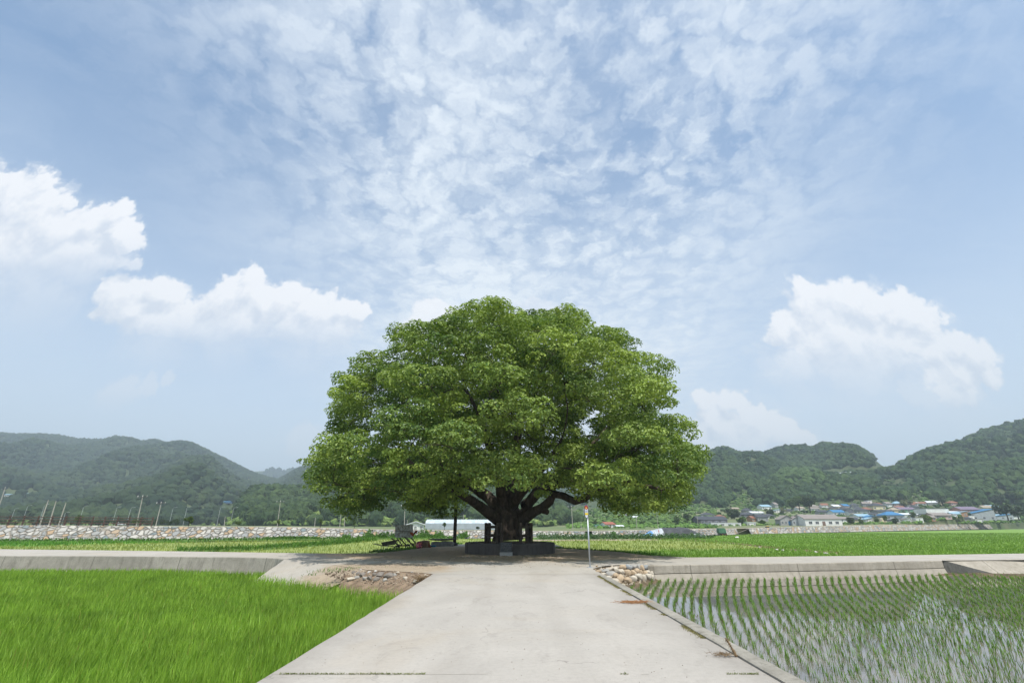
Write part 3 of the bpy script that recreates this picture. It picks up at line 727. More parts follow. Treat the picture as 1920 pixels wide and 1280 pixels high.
def make_big_tree():
    r = np.random.default_rng(11)
    N = 60000
    cx, cz = TX+.15, 5.2
    q = r.uniform(-1, 1, (N, 3)); rho = np.linalg.norm(q, axis=1)
    keep = (rho < .985)
    q = q[keep]; P = np.column_stack([cx+q[:, 0]*14.4, TY+q[:, 1]*12.2, cz+np.where(q[:, 2] > 0, q[:, 2]*13.4, q[:, 2]*3.4)])
    rho = np.linalg.norm(q, axis=1)
    hr = np.hypot(q[:, 0], q[:, 1])
    ok = crown_ok(P, .088) & (rho > .34) & ~((P[:, 2] < 4.7) & (hr < .36))
    nz = np.array([mnoise.fractal(Vector(p)*.21+Vector((3, 1, 8)), 1., 2., 2) for p in P[ok]])
    P, rho = P[ok][nz > -.23], rho[ok][nz > -.23]
    order = r.permutation(len(P)); cen = []; md2 = 2.12**2
    cs = np.zeros((0, 3))
    for i in order:
        p = P[i]
        if len(cs) == 0 or ((cs-p)**2*[1, 1, 1.9]).sum(1).min() > md2:
            cs = np.vstack([cs, p])
    return cs, r
masses, tr = make_big_tree()
_d = np.sort(np.linalg.norm(masses[:, None]-masses[None], axis=2), axis=1)
masses = masses[_d[:, 3] < 3.6]      # drop stray masses that would float on their own

# limbs, laid out after the photograph: (pixel x, pixel y, depth Y)
base = PY(956, 1012, TY); 
LIMBS = [
    [(953, 1012, 33.6), (952, 985, 33.6), (950, 965, 33.6), (948, 950, 33.6)],
    # left low sweeping limb
    [(935, 975, 33.3), (918, 962, 32.8), (895, 945, 31.8), (870, 928, 30.8), (848, 915, 30.0), (825, 897, 29.3), (800, 880, 28.6), (770, 868, 28.0)],
    [(848, 915, 30.0), (815, 906, 30.4), (780, 893, 30.8), (745, 888, 31.0), (700, 893, 31.0), (660, 915, 30.6), (645, 930, 30.3)],
    # left second limb, rising
    [(942, 962, 33.4), (925, 942, 33.6), (900, 922, 34.0), (877, 905, 34.6), (855, 870, 35.0), (838, 830, 35.0), (830, 800, 35.0)],
    [(900, 922, 34.0), (880, 912, 36.0), (840, 900, 38.5), (790, 880, 40.)],
    # centre limbs
    [(950, 955, 33.6), (940, 925, 33.0), (935, 890, 32.0), (925, 850, 31.0), (905, 800, 30.4), (880, 740, 30.)],
    [(955, 955, 33.8), (962, 920, 34.3), (965, 880, 34.6), (970, 820, 34.6), (985, 750, 34.4), (1000, 690, 34.)],
    [(955, 955, 33.6), (975, 925, 32.8), (1000, 900, 31.5), (1025, 870, 30.0), (1050, 830, 29.)],
    [(950, 955, 34.2), (955, 925, 36.5), (945, 890, 39.), (930, 850, 41.)],
    # right limbs
    [(975, 968, 33.6), (990, 945, 33.2), (1012, 922, 32.8), (1038, 910, 32.4), (1068, 905, 32.), (1110, 895, 31.4), (1160, 880, 31.)],
    [(980, 975, 33.4), (1000, 958, 33.), (1018, 951, 32.6), (1032, 940, 32.2), (1040, 926, 31.8), (1058, 930, 31.2), (1078, 938, 30.6), (1096, 933, 30.2), (1112, 918, 30.), (1140, 905, 29.6), (1190, 905, 29.), (1240, 915, 28.6)],
    [(1012, 951, 32.7), (1020, 957, 32.4), (1027, 960, 32.2)],
    [(1038, 910, 32.4), (1060, 880, 33.5), (1095, 845, 34.5), (1130, 810, 35.), (1170, 770, 35.3)],
    [(985, 945, 34.), (1010, 915, 36.5), (1050, 890, 39.), (1110, 870, 41.)],
]
LR = [(.84, .66), (.38, .11), (.17, .05), (.48, .10), (.22, .07), (.34, .09), (.50, .10), (.34, .09), (.34, .10), (.36, .10), (.36, .09), (.22, .17), (.22, .07), (.34, .09)]
nodes = []; parent = []; fixr = {}
def add_node(p, par): nodes.append(np.array(p[:])); parent.append(par); return len(nodes)-1
lidx = []
for L, (ra_, rb_) in zip(LIMBS, LR):
    n0 = len(nodes); pts = [PY(*a) for a in L]
    if not nodes: par = add_node(pts[0], -1)
    else:
        arr = np.array(nodes); par = int(((arr-np.array(pts[0][:]))**2).sum(1).argmin())
        if np.linalg.norm(arr[par]-np.array(pts[0][:])) > .3: par = add_node(pts[0], par)
    for a, b in zip(pts, pts[1:]):
        k = max(1, int((b-a).length/.6))
        for i in range(1, k+1):
            q = a.lerp(b, i/k); w = .10*(1 if len(nodes) > 8 else 0)
            par = add_node(q+Vector(mnoise.noise_vector(q*.8))*w, par)
    m_ = len(nodes)-n0
    for i in range(n0, len(nodes)): fixr[i] = ra_+(rb_-ra_)*((i-n0)/max(1, m_-1))**.75

# connect the leaf masses, nearest to the trunk first
T0 = np.array([TX, TY, 4.]); dm = np.linalg.norm((masses-T0)*[1, 1, .9], axis=1); order = np.argsort(dm)
plen = [0.]*len(nodes)
for i in range(1, len(nodes)): plen[i] = plen[parent[i]]+np.linalg.norm(nodes[i]-nodes[parent[i]])
tips = []
for mi in order:
    c = masses[mi]; arr = np.array(nodes); d = np.linalg.norm(arr-c, axis=1)
    rad = np.linalg.norm(arr-T0, axis=1)
    cost = d*1.0+.22*np.array(plen)+np.where(rad > dm[mi]*1.08, 4., 0)+np.where(np.arange(len(arr)) < 6, 5, 0)
    j = int(cost.argmin()); a = nodes[j]; L = d[j]; k = max(1, int(L/.55))
    out = a-nodes[parent[j]] if parent[j] >= 0 else np.array([0, 0, 1.]); out = out/(np.linalg.norm(out)+1e-9)
    par = j; c2 = c-np.array([0, 0, .25])
    for s in range(1, k+1):
        t = s/k; bez = (1-t)**2*a+2*t*(1-t)*(a+out*L*.38+np.array([0, 0, .10*L]))+t*t*c2
        bez = bez+np.array(mnoise.noise_vector(Vector(bez)*1.1))*.10*(1 if s < k else .4)
        nodes.append(bez); parent.append(par); plen.append(plen[par]+L/k); par = len(nodes)-1
    tips.append(par)
# a few finer forks per mass end inside the leaves
sub = []
for tpi, mi in zip(tips, order):
    for k in range(4):
        dv = np.clip(tr.normal(size=3), -1.5, 1.5)*[.85, .85, .36]+(masses[mi]-T0)/dm[mi]*.35; p = nodes[tpi]
        m1 = p+dv*.5+[0, 0, .1]; m2 = p+dv+[0, 0, .05]
        if not crown_ok(np.array([m2]), .02)[0]: sub.append((tpi, mi)); continue
        nodes.append(m1); parent.append(tpi); nodes.append(m2); parent.append(len(nodes)-2); sub.append((len(nodes)-1, mi))
nodes = np.array(nodes); nn = len(nodes)
rad = np.zeros(nn); acc = np.zeros(nn); G_ = 2.35
for i in range(nn-1, -1, -1):
    if acc[i] == 0: acc[i] = .0105**G_
    if parent[i] >= 0: acc[parent[i]] += acc[i]
rad = acc**(1/G_)
rad = np.minimum(rad, .16)
for i, v_ in fixr.items(): rad[i] = v_
for i in range(max(fixr)+1, nn): rad[i] = min(rad[i], rad[parent[i]]*.92)
for i in range(8): rad[i] += .28*max(0., (1.5-nodes[i][2])/1.2)
# stub end stays thick
# tubes along chains, one connected skin of overlapping tapered tubes
children = [[] for _ in range(nn)]
for i in range(1, nn): children[parent[i]].append(i)
VV = []; FF = []; cnt = 0
def emit_chain(ch, ns):
    global cnt
    P = nodes[ch]; r = rad[ch].copy()
    if len(ch) > 1: r[0] = min(r[0], r[1]*1.35)
    ref = np.array([.31, .2, .93]); rings = []
    for i in range(len(P)):
        t = P[min(i+1, len(P)-1)]-P[max(0, i-1)]; t = t/(np.linalg.norm(t)+1e-9)
        a = np.cross(t, ref); a /= np.linalg.norm(a)+1e-9; b = np.cross(t, a)
        ang = np.arange(ns)*2*np.pi/ns
        rr = np.full(ns, r[i])
        if r[i] > .16:   # fluted bark masses on big wood
            hgt = P[i][2]
            for k in range(ns):
                o = P[i]+(a*math.cos(ang[k])+b*math.sin(ang[k]))*r[i]
                rr[k] *= 1+.16*mnoise.noise(Vector((ang[k]*1.9+(3 if ang[k] > 3 else 0), i*.12, r[0]*5)))+.17*mnoise.noise(Vector(o)*1.5)+.07*mnoise.noise(Vector(o)*5)
        rings.append(P[i]+(np.outer(np.cos(ang), a)+np.outer(np.sin(ang), b))*rr[:, None])
    V = np.concatenate(rings+[P[-1:]]); m = len(P); ii = np.arange(m*ns).reshape(m, ns)+cnt
    j = np.roll(ii, -1, 1)
    FF.append(np.stack([ii[:-1], j[:-1], j[1:], ii[1:]], -1).reshape(-1, 4))
    e = np.full(ns, cnt+m*ns); FF.append(np.stack([ii[-1], j[-1], e, e], -1)[:, :3])
    VV.append(V); cnt += len(V)
stack = [(0, -1)]
while stack:
    s, par = stack.pop(); ch = ([par] if par >= 0 else [])+[s]; i = s
    while children[i]:
        cc = sorted(children[i], key=lambda k: -rad[k]); 
        for o in cc[1:]: stack.append((o, i))
        i = cc[0]; ch.append(i)
    rm = rad[ch[min(1, len(ch)-1)]]
    emit_chain(ch, 22 if rm > .3 else (12 if rm > .12 else (7 if rm > .05 else (5 if rm > .025 else 3))))
def bark_mat():
    m = bpy.data.materials.new('bark'); m.use_nodes = True; nt = m.node_tree; nt.nodes.clear(); T = NT(nt)
    co = T.n('ShaderNodeTexCoord').outputs['Object']
    f = T.noise(T.v('MULTIPLY', co, (1., 1., .35)), 3.2, 7, .7, .6)
    c = T.mix(T.step(f, .35, .68), (.045, .036, .029), (.115, .092, .073))
    pale = T.noise(co, 1.1, 5, .65)
    c = T.mix(T.m('MULTIPLY', T.step(pale, .56, .72), .6), c, (.15, .125, .10))
    moss = T.noise(co, .8, 5, .7); c = T.mix(T.m('MULTIPLY', T.step(moss, .56, .7), .35), c, (.07, .09, .03))
    b = T.n('ShaderNodeBsdfPrincipled', i_Roughness=.93); b.inputs['Specular IOR Level'].default_value = .2
    T.link(c, b.inputs['Base Color'])
    bu = T.n('ShaderNodeBump', i_Strength=1., i_Distance=.09, i_Height=f)
    bu2 = T.n('ShaderNodeBump', i_Strength=.8, i_Distance=.02, i_Height=T.noise(co, 18., 5, .7)); T.link(bu.outputs[0], bu2.inputs['Normal'])
    T.link(bu2.outputs[0], b.inputs['Normal']); T.link(b.outputs[0], T.n('ShaderNodeOutputMaterial').inputs[0]); return m
M_BARK = bark_mat()
M_LEAF = mat('leaf', (1, 1, 1), rough=.5, spec=.4, trans=.26, vcol=.3, scale=.5)
tree = empty('zelkova_tree', (TX, TY, 0), 'great spreading old tree with broad green crown and massive trunk on the round platform', 'tree')
tV = np.concatenate(VV)-[TX, TY, 0]
mesh_np('trunk', tV, [np.concatenate([f for f in FF if f.shape[1] == 4]), np.concatenate([f for f in FF if f.shape[1] == 3])], M_BARK, tree, smooth=True)
# leaves: puffs round every fork end
LC, LN, LL, LK = [], [], [], []
mtone = np.clip(tr.beta(1.3, 1.2, len(masses))*.7+.15, 0, 1)
for tpi, mi in zip(tips, order):
    mc = masses[mi]; od = (mc-T0)*[1, 1, 1.]; od = od/(np.linalg.norm(od)+1e-9); R_ = tr.uniform(.95, 1.75)
    K = 9
    dirs = tr.normal(size=(K*3, 3))+od*.8+[0, 0, .85]; dirs /= np.linalg.norm(dirs, axis=1)[:, None]
    sel = [0]
    for k in range(1, len(dirs)):      # well spread billows over the outer, upper side of the mass
        if len(sel) < K and (dirs[sel] @ dirs[k]).max() < .74: sel.append(k)
    # the last ones hang under the mass as thin sprays
    C = mc+dirs[sel]*[R_, R_, R_*.62]*.80; rr = tr.uniform(.40, .60, len(sel))*R_*.82
    hang = mc+np.clip(tr.normal(size=(3, 3)), -1.1, 1.1)*[.85, .85, .3]+[0, 0, -.3]+od*.3
    C = np.concatenate([C, hang]); rr = np.concatenate([rr, tr.uniform(.4, .7, 3)])
    for j, (c, r_) in enumerate(zip(C, rr)):
        k = int((175 if j < len(sel) else 75)*tr.uniform(.8, 1.2)*(r_/.7)**1.6)
        q = tr.normal(size=(k, 3))+[0, 0, .55]; q /= np.linalg.norm(q, axis=1)[:, None]; q *= tr.uniform(.60, 1.12, (k, 1))**.5
        P = c+q*r_*[1, 1, .60 if j < len(sel) else .30]
        n_ = q*.95+od*.25+np.array([0, 0, .40])+tr.normal(size=(k, 3))*.36
        tone = mtone[mi]+tr.normal(0, .07)
        LC.append(P); LN.append(n_); LL.append(tr.uniform(.12, .225, k)); LK.append(np.clip(tone+tr.normal(0, .15, k), 0, 1))
LC = np.concatenate(LC); LN = np.concatenate(LN); LL = np.concatenate(LL); LK = np.concatenate(LK)[:, None]
V, F = leaves_mesh(LC, LN, LL, LL*.62)
c = (1-LK)*np.array([.066, .138, .028])+LK*np.array([.360, .455, .092])
print('TREE masses', len(masses), 'leaves', len(LC), 'nodes', nn)
mesh_np('crown', V-[TX, TY, 0], F, M_LEAF, tree, col=np.repeat(c, 4, 0))

# ------------------------------------------------------------------ stone levee, path on top
def levee_mat(name, sc, warm):
    m = bpy.data.materials.new(name); m.use_nodes = True; nt = m.node_tree; nt.nodes.clear(); T = NT(nt)
    uv = T.n('ShaderNodeTexCoord').outputs['UV']
    n = T.noise(uv, .8, 3, .6, col=True)
    q = T.v('ADD', uv, T.v('MULTIPLY', T.v('SUBTRACT', n, (.5, .5, .5)), (.5, .35, 0.)))
    q = T.v('MULTIPLY', q, (1., 1.25, 0.))
    colr = T.vor(q, sc, 'F1', 1, .85); edge = T.vor(q, sc, 'DISTANCE_TO_EDGE', 0, .85)
    hs = T.n('ShaderNodeSeparateColor', i_0=colr)
    a = T.mix(T.step(hs.outputs[0], .15, .75), (.29, .295, .29), (.45, .43, .395))
    a = T.mix(T.step(hs.outputs[1], 1-warm, 1-warm+.05), a, (.42, .30, .19))
    a = T.mix(T.step(hs.outputs[2], .76, .80), a, (.52, .49, .44))
    a = T.mix(T.step(hs.outputs[1], .12, .05), a, (.20, .24, .25))
    a = T.mix(T.m('MULTIPLY', T.step(T.noise(uv, 5., 5, .7), .4, .7), .3), a, (.28, .25, .21))
    small = T.vor(q, 4., 'F1', 1); ss = T.n('ShaderNodeSeparateColor', i_0=small); smc = T.mix(ss.outputs[0], (.22, .19, .15), (.50, .46, .40))
    gap = T.step(edge, .03, .07, 1., 0.)
    a = T.mix(gap, a, T.mix(.65, (.13, .11, .085), smc))
    b = T.n('ShaderNodeBsdfPrincipled', i_Roughness=.9); b.inputs['Specular IOR Level'].default_value = .2
    T.link(a, b.inputs['Base Color'])
    h = T.m('ADD', T.step(edge, 0., .14), T.m('MULTIPLY', hs.outputs[0], .5))
    bu = T.n('ShaderNodeBump', i_Strength=1., i_Distance=.18, i_Height=h); T.link(bu.outputs[0], b.inputs['Normal'])
    T.link(b.outputs[0], T.n('ShaderNodeOutputMaterial').inputs[0]); return m
M_LEV = levee_mat('levee_stone', 1.25, .24); M_LEV2 = levee_mat('levee_stone_tan', .80, .42)
def levee(x0, x1, label, m=None):
    xs = np.arange(x0, x1+.1, 1.0); V = []; UV = []; s = 0; prev = None
    offs = np.linspace(0, 1, 7)
    for x in xs:
        y = float(levee_line(x)); zt = float(topz(x/y))
        if prev: s += math.hypot(x-prev[0], y-prev[1])
        prev = (x, y); h = zt-(ZB-.15)
        for o in offs:
            p = Vector((x, y, o*3)); j = .10*mnoise.noise(Vector((s*.9, o*2.2, 0)))*(0 < o < 1)
            V.append((x, y+o*h*.75+j, ZB-.15+o*h+j*.3)); UV.append((s, o*h*1.25))
        V.append((x, y+h*.75+.35, zt+.01)); UV.append((s, h*1.25+.35))
    k = len(offs)+1; ii = np.arange(len(V)).reshape(-1, k); F = np.stack([ii[:-1, :-1], ii[1:, :-1], ii[1:, 1:], ii[:-1, 1:]], -1).reshape(-1, 4)
    tag(mesh_np('stone_levee', V, F, m or M_LEV, uv=UV), label, 'stone wall')
levee(-160, 15.5, 'sloping wall of fitted grey and tan stones behind the left fields, under the rail fence')
levee(16.6, 62, 'low stone wall with weeds between the great tree and the dark tarp heap')
levee(67, 330, 'long sloping wall of orange and grey stones behind the right green rice field', M_LEV2)
M_PATH = mat('levee_path', (.50, .38, .33), (.58, .50, .44), .3, .95)
V = []; 
for x in np.arange(-160, 331, 3.):
    y = float(levee_line(x)); z = float(topz(x/y)); y2 = y+(z-ZB+.15)*.75
    V += [(x, y2+.3, z+.03), (x, y2+3.6, z+.035)]
ii = np.arange(len(V)).reshape(-1, 2); tag(mesh_np('levee_path', V, np.stack([ii[:-1, 0], ii[1:, 0], ii[1:, 1], ii[:-1, 1]], -1), M_PATH), kind='structure')
# concrete access ramp in the gap at 62..67
rm = MB(); y = float(levee_line(64)); z = float(topz(64/y))
for k in range(6):
    a, b_ = k/6, (k+1)/6
    rm.poly([(60.5+6*a, y-3+a*4.5, ZB+.02+a*(z-ZB)), (60.5+6*b_, y-3+b_*4.5, ZB+.02+b_*(z-ZB)), (62.5+6*b_, y-3+b_*4.5+5, ZB+.02+b_*(z-ZB)), (62.5+6*a, y-3+a*4.5+5, ZB+.02+a*(z-ZB))])
tag(rm.build('levee_ramp', M_WALL2), kind='structure')

# ------------------------------------------------------------------ wooded hills
class Hill:
    def __init__(s, name, ridge, D, F, zf, p=1.0, amp=.22, nscale=1/260., seed=0, r_pad=.25, taper=None):
        s.name = name; s.D, s.F, s.zf, s.p, s.amp, s.ns, s.seed = D, F, zf, p, amp, nscale, seed
        rr = []; zz = []
        for px, v in ridge:
            d = pdir(px, v); rr.append(d[0]/d[1]); zz.append(d[2]/d[1])
        o = np.argsort(rr); s.r = np.array(rr)[o]; s.zr = np.array(zz)[o]; s.r0, s.r1 = s.r[0], s.r[-1]
    def z(s, X, Y):
        X = np.asarray(X, float); Y = np.asarray(Y, float); r = X/Y
        zr = np.interp(r, s.r, s.zr); zR = E+zr*s.D
        t = (Y-s.F)/(s.D-s.F)
        prof = np.where(t < 1, np.clip(t, 0, 1)**s.p, 1-(t-1)*.7)
        n = np.zeros(X.shape); f = X.ravel(); g = Y.ravel(); nv = np.array([1-abs(mnoise.noise((a*s.ns, b*s.ns*.7, s.seed)))*2.2+.35*mnoise.noise((a*s.ns*3, b*s.ns*3, s.seed+5)) for a, b in zip(f, g)]).reshape(X.shape)
        env = np.clip(t, 0, 1)*np.clip(1-t, 0, 1)*4
        z = s.zf+(zR-s.zf)*prof+(nv-.6)*env*s.amp*(zR-s.zf)
        z = np.minimum(z, E+Y*zr*.985+(t > .93)*Y*zr*.015) if True else z
        z = np.where(t < 0, -5, z)
        edge = np.clip((r-s.r0)/.02, 0, 1)*np.clip((s.r1-r)/.02, 0, 1)
        return np.where(zR > 2, z*edge-(1-edge)*3, -5)
    def grid(s, nr, ny, m, Yb=None):
        r = np.linspace(s.r0, s.r1, nr); Y = np.linspace(s.F*.97, Yb or s.D*1.25, ny); RR, YY = np.meshgrid(r, Y, indexing='ij'); X = RR*YY
        Z = s.z(X, YY); s.gr, s.gY, s.gZ = r, Y, Z
        V = np.stack([X, YY, Z], -1).reshape(-1, 3); ii = np.arange(nr*ny).reshape(nr, ny)
        F = np.stack([ii[:-1, :-1], ii[1:, :-1], ii[1:, 1:], ii[:-1, 1:]], -1).reshape(-1, 4)
        tag(mesh_np(s.name, V, F, m, smooth=True), kind='structure')
    def zi(s, X, Y):
        """bilinear lookup"""
        r = X/Y; a = np.clip((r-s.gr[0])/(s.gr[1]-s.gr[0]), 0, len(s.gr)-1.001); b = np.clip((Y-s.gY[0])/(s.gY[1]-s.gY[0]), 0, len(s.gY)-1.001)
        i = a.astype(int); j = b.astype(int); f = a-i; g = b-j; Z = s.gZ
        z = Z[i, j]*(1-f)*(1-g)+Z[i+1, j]*f*(1-g)+Z[i, j+1]*(1-f)*g+Z[i+1, j+1]*f*g
        return np.where((r < s.gr[0]) | (r > s.gr[-1]) | (Y < s.gY[0]) | (Y > s.gY[-1]), -9, z)
M_HILL = mat('hill_floor', (.040, .065, .024), (.095, .115, .048), .03, .95, detail=8)
HB = Hill('hill', [(430, 905), (455, 884), (500, 881), (540, 884), (575, 878), (600, 876), (660, 872), (760, 880), (900, 890)], 2600, 1900, 2, seed=2)
H1 = Hill('hill', [(-700, 840), (-400, 800), (-200, 812), (-60, 806), (0, 815), (30, 817), (70, 816), (110, 818), (140, 826), (190, 827), (215, 821), (245, 823), (268, 830), (286, 825), (312, 833), (335, 830), (358, 833), (380, 843), (420, 862), (455, 880), (480, 892), (520, 903), (560, 880), (590, 874), (625, 868), (660, 880), (700, 872), (800, 866), (950, 880), (1100, 905), (1200, 930), (1260, 975)], 1500, 330, 1.0, p=1.25, amp=.30, nscale=1/330., seed=3)
H2 = Hill('hill', [(415, 984), (440, 945), (470, 925), (500, 919), (540, 921), (580, 917), (620, 905), (680, 900), (740, 905), (800, 912), (880, 922), (950, 925), (1020, 938), (1080, 960), (1140, 984)], 480, 290, 1.0, p=.8, amp=.25, nscale=1/110., seed=5)
H3 = Hill('hill', [(960, 984), (1020, 950), (1080, 930), (1150, 912), (1220, 890), (1290, 862), (1340, 847), (1362, 842), (1380, 850), (1420, 854), (1450, 847), (1470, 841), (1500, 838), (1525, 841), (1545, 835), (1580, 838), (1605, 840), (1625, 850), (1645, 865), (1662, 880), (1700, 905), (1800, 950), (1850, 984)], 800, 440, 12, p=.85, amp=.28, nscale=1/150., seed=8)
H4 = Hill('hill', [(1480, 950), (1560, 915), (1620, 893), (1668, 879), (1700, 869), (1735, 850), (1760, 841), (1800, 831), (1830, 817), (1860, 808), (1890, 799), (1920, 792), (2000, 775), (2150, 760), (2400, 770), (2700, 800)], 720, 400, 12, p=.8, amp=.30, nscale=1/140., seed=13)
HB.grid(60, 20, M_HILL); H1.grid(260, 90, M_HILL); H2.grid(120, 50, M_HILL); H3.grid(160, 70, M_HILL); H4.grid(160, 70, M_HILL)
HILLS = [HB, H1, H2, H3, H4]
def terrain(X, Y):
    X = np.atleast_1d(np.asarray(X, float)); Y = np.atleast_1d(np.asarray(Y, float))
    z = ground_z(X, Y)
    for h in HILLS: z = np.maximum(z, h.zi(X, Y))
    return z
def hit(px, v, lo=110, hi=2800):
    """first point of the terrain seen through a photo pixel"""
    d = pdir(px, v); r, w = d[0]/d[1], d[2]/d[1]; Y = np.geomspace(lo, hi, 1500); zt = terrain(r*Y, Y); g = np.nonzero(zt >= E+w*Y)[0]
    y = Y[g[0]] if len(g) else 400.
    return Vector((r*y, y, float(terrain(r*y, y)[0])))

CLEAR = [
    [(1500, 944), (1800, 938), (1800, 966), (1500, 966)],  # treeless patches on the slopes, in photo pixels (terraces, fields, road cuts)
    [(1540, 884), (1690, 874), (1690, 886), (1540, 900)], [(1655, 905), (1705, 900), (1712, 922), (1640, 926)],
    [(1765, 905), (1800, 905), (1798, 935), (1765, 930)], [(1370, 958), (1370, 925), (1405, 920), (1420, 958)], [(1630, 862), (1668, 876), (1668, 890), (1640, 892)],
    [(1060, 984), (1060, 952), (1340, 948), (1340, 984)], [(1700, 930), (1740, 928), (1745, 945), (1700, 945)], [(1100, 950), (1110, 930), (1240, 940), (1330, 950)],
    [(175, 950), (230, 948), (232, 962), (175, 962)], [(282, 928), (294, 930), (288, 950), (276, 948)], [(350, 950), (445, 948), (445, 966), (350, 966)], [(0, 920), (75, 922), (75, 936), (0, 936)],
    [(430, 940), (452, 932), (458, 944), (440, 950)]]
M_FOREST = mat('forest_leaf', (1, 1, 1), rough=.8, spec=.15, vcol=.7, scale=.9, detail=6, bump=.35, bscale=1.6)
def forest(h, area, rad, sub, label, cols, rlim, bright=None, seed=1, Ymax=None, var=8, sprays=0):
    r_ = np.random.default_rng(seed); a0, a1 = rlim; Y0, Y1 = h.F+3, (Ymax or h.D*1.04)
    n = int((a1-a0)*(Y1**2-Y0**2)/2/area); Y = np.sqrt(r_.uniform(Y0**2, Y1**2, n)); r = r_.uniform(a0, a1, n); X = r*Y
    Z = h.zi(X, Y); other = np.full(n, -99.)
    for o in HILLS:
        if o is not h: other = np.maximum(other, o.zi(X, Y))
    u, v = proj(np.column_stack([X, Y, Z])); ok = (Z > other-1) & (Z > ground_z(X, Y)-.5) & (Z > 1.2) & (v < 984)
    ju, jv = 9*gnoise(np.column_stack([u, v]), .11, 5)-4.5, 6*gnoise(np.column_stack([u, v]), .13, 6)-3
    for c in CLEAR: ok &= ~in_poly(u+ju, v+4+jv, c)
    X, Y, Z, u, v = X[ok], Y[ok], Z[ok], u[ok], v[ok]; n = len(X)
    V0, F0 = ICO[sub]; protos = []
    for k in range(var):
        d = np.array([1+.34*mnoise.noise(Vector(p)*1.9+Vector((k*7, 0, 0)))+.42*mnoise.noise(Vector(p)*4.6+Vector((0, k*5, 0)))+.25*mnoise.noise(Vector(p)*9.5) for p in V0])
        protos.append(V0*d[:, None]*[1, 1, .95+.3*(k % 3)/2])
    protos = np.array(protos); pi = r_.integers(0, var, n); R_ = rad*r_.uniform(.65, 1.35, n); ang = r_.uniform(0, 6.28, n)
    P = protos[pi]; ca, sa = np.cos(ang)[:, None], np.sin(ang)[:, None]
    x = (P[..., 0]*ca-P[..., 1]*sa)*R_[:, None]+X[:, None]; y = (P[..., 0]*sa+P[..., 1]*ca)*R_[:, None]+Y[:, None]; z = P[..., 2]*R_[:, None]+(Z+R_*.55)[:, None]
    V = np.stack([x, y, z], -1).reshape(-1, 3); nv = len(V0); F = (F0[None]+np.arange(n)[:, None, None]*nv).reshape(-1, 3)
    t = np.clip(r_.beta(2, 2.6, n)+.5*(gnoise(np.column_stack([X, Y]), 1/60., 3)-.5)+.35*(gnoise(np.column_stack([X, Y]), 1/22., 4)-.5), 0, 1)[:, None]
    c = (1-t)*np.array(cols[0])+t*np.array(cols[1])
    if bright:
        for pl in bright: 
            b = in_poly(u, v-3, pl); c[b] = c[b]*.6+np.array([.055, .092, .020])*.7
    # leaf sprays breaking up every crown's outline
    if sprays:
        cid = np.repeat(np.arange(n), sprays); q = r_.normal(size=(len(cid), 3)); q /= np.linalg.norm(q, axis=1)[:, None]; q[:, 2] = np.abs(q[:, 2])*.9-.1
        C = np.column_stack([X, Y, Z+R_*.55])[cid]+q*(R_[cid]*r_.uniform(.8, 1.22, len(cid)))[:, None]
        LV, LF = leaves_mesh(C, q+r_.normal(size=q.shape)*.5, r_.uniform(.5, 1.1, len(cid))*rad*.42, rad*.26)
        LF = LF+len(V); V = np.concatenate([V, LV]); F = np.concatenate([F, LF])
        ck = np.clip(c[cid]*r_.uniform(.7, 1.5, (len(cid), 1)), 0, 1); allc = np.concatenate([np.repeat(c, nv, 0), np.repeat(ck, 4, 0)])
    else: allc = np.repeat(c, nv, 0)
    tag(mesh_np('forest', V, F, M_FOREST, col=allc), label, 'forest', kind='stuff')
    return n
DK = ((.018, .036, .017), (.048, .072, .027))
print('FOREST', forest(HB, 500, 14, 1, 'distant blue wooded ridge in the gap left of the great tree', DK, (-.5, -.1), seed=2),
 forest(H1, 42, 4.9, 1, 'hazy wooded mountain side stretching across the left horizon', DK, (-1.42, .12), seed=3, sprays=9),
 forest(H2, 20, 3.3, 2, 'darker wooded hill behind the stone levee left of the great tree', ((.024, .046, .018), (.062, .096, .030)), (-.54, .16), seed=4, sprays=60),
 forest(H3, 24, 3.5, 2, 'wooded hill with a rounded top behind the village right of the great tree', ((.016, .040, .015), (.060, .098, .028)), (.02, .80), bright=[[(1440, 900), (1470, 882), (1520, 876), (1545, 890), (1545, 905), (1480, 915)]], seed=5, sprays=34),
 forest(H4, 24, 3.6, 2, 'wooded slope climbing to the right edge behind the village', ((.016, .042, .015), (.064, .104, .028)), (.48, 1.42), seed=6, sprays=34))
# slope shrubs on the clearings and behind the village
def scrub(name, poly_px, n, size, cols, label, cat='shrubs', seed=0, sub=1, squash=.8, lo=110, lift=.25):
    r_ = np.random.default_rng(seed); us = [p[0] for p in poly_px]; vs = [p[1] for p in poly_px]; P = []
    tries = 0
    while len(P) < n and tries < n*20:
        tries += 1; u, v = r_.uniform(min(us), max(us)), r_.uniform(min(vs), max(vs))
        if in_poly(np.array([u]), np.array([v]), poly_px)[0]: P.append(hit(u, v, lo)[:])
    P = np.array(P); n = len(P); V0, F0 = ICO[sub]
    R_ = size*r_.uniform(.5, 1.4, n); D_ = 1+.35*r_.normal(size=(n, len(V0)))*.6
    V = (V0[None]*D_[..., None]*R_[:, None, None]*[1.2, 1.2, squash]+P[:, None, :]+np.array([0, 0, 1])*(R_*lift)[:, None, None]).reshape(-1, 3)
    F = (F0[None]+np.arange(n)[:, None, None]*len(V0)).reshape(-1, 3); t = r_.random(n)[:, None]; c = (1-t)*np.array(cols[0])+t*np.array(cols[1])
    return tag(mesh_np(name, V, F, M_FOREST, col=np.repeat(c, len(V0), 0)), label, cat, kind='stuff')
GR1 = ((.045, .09, .022), (.12, .19, .045)); GR2 = ((.07, .13, .03), (.19, .25, .07))
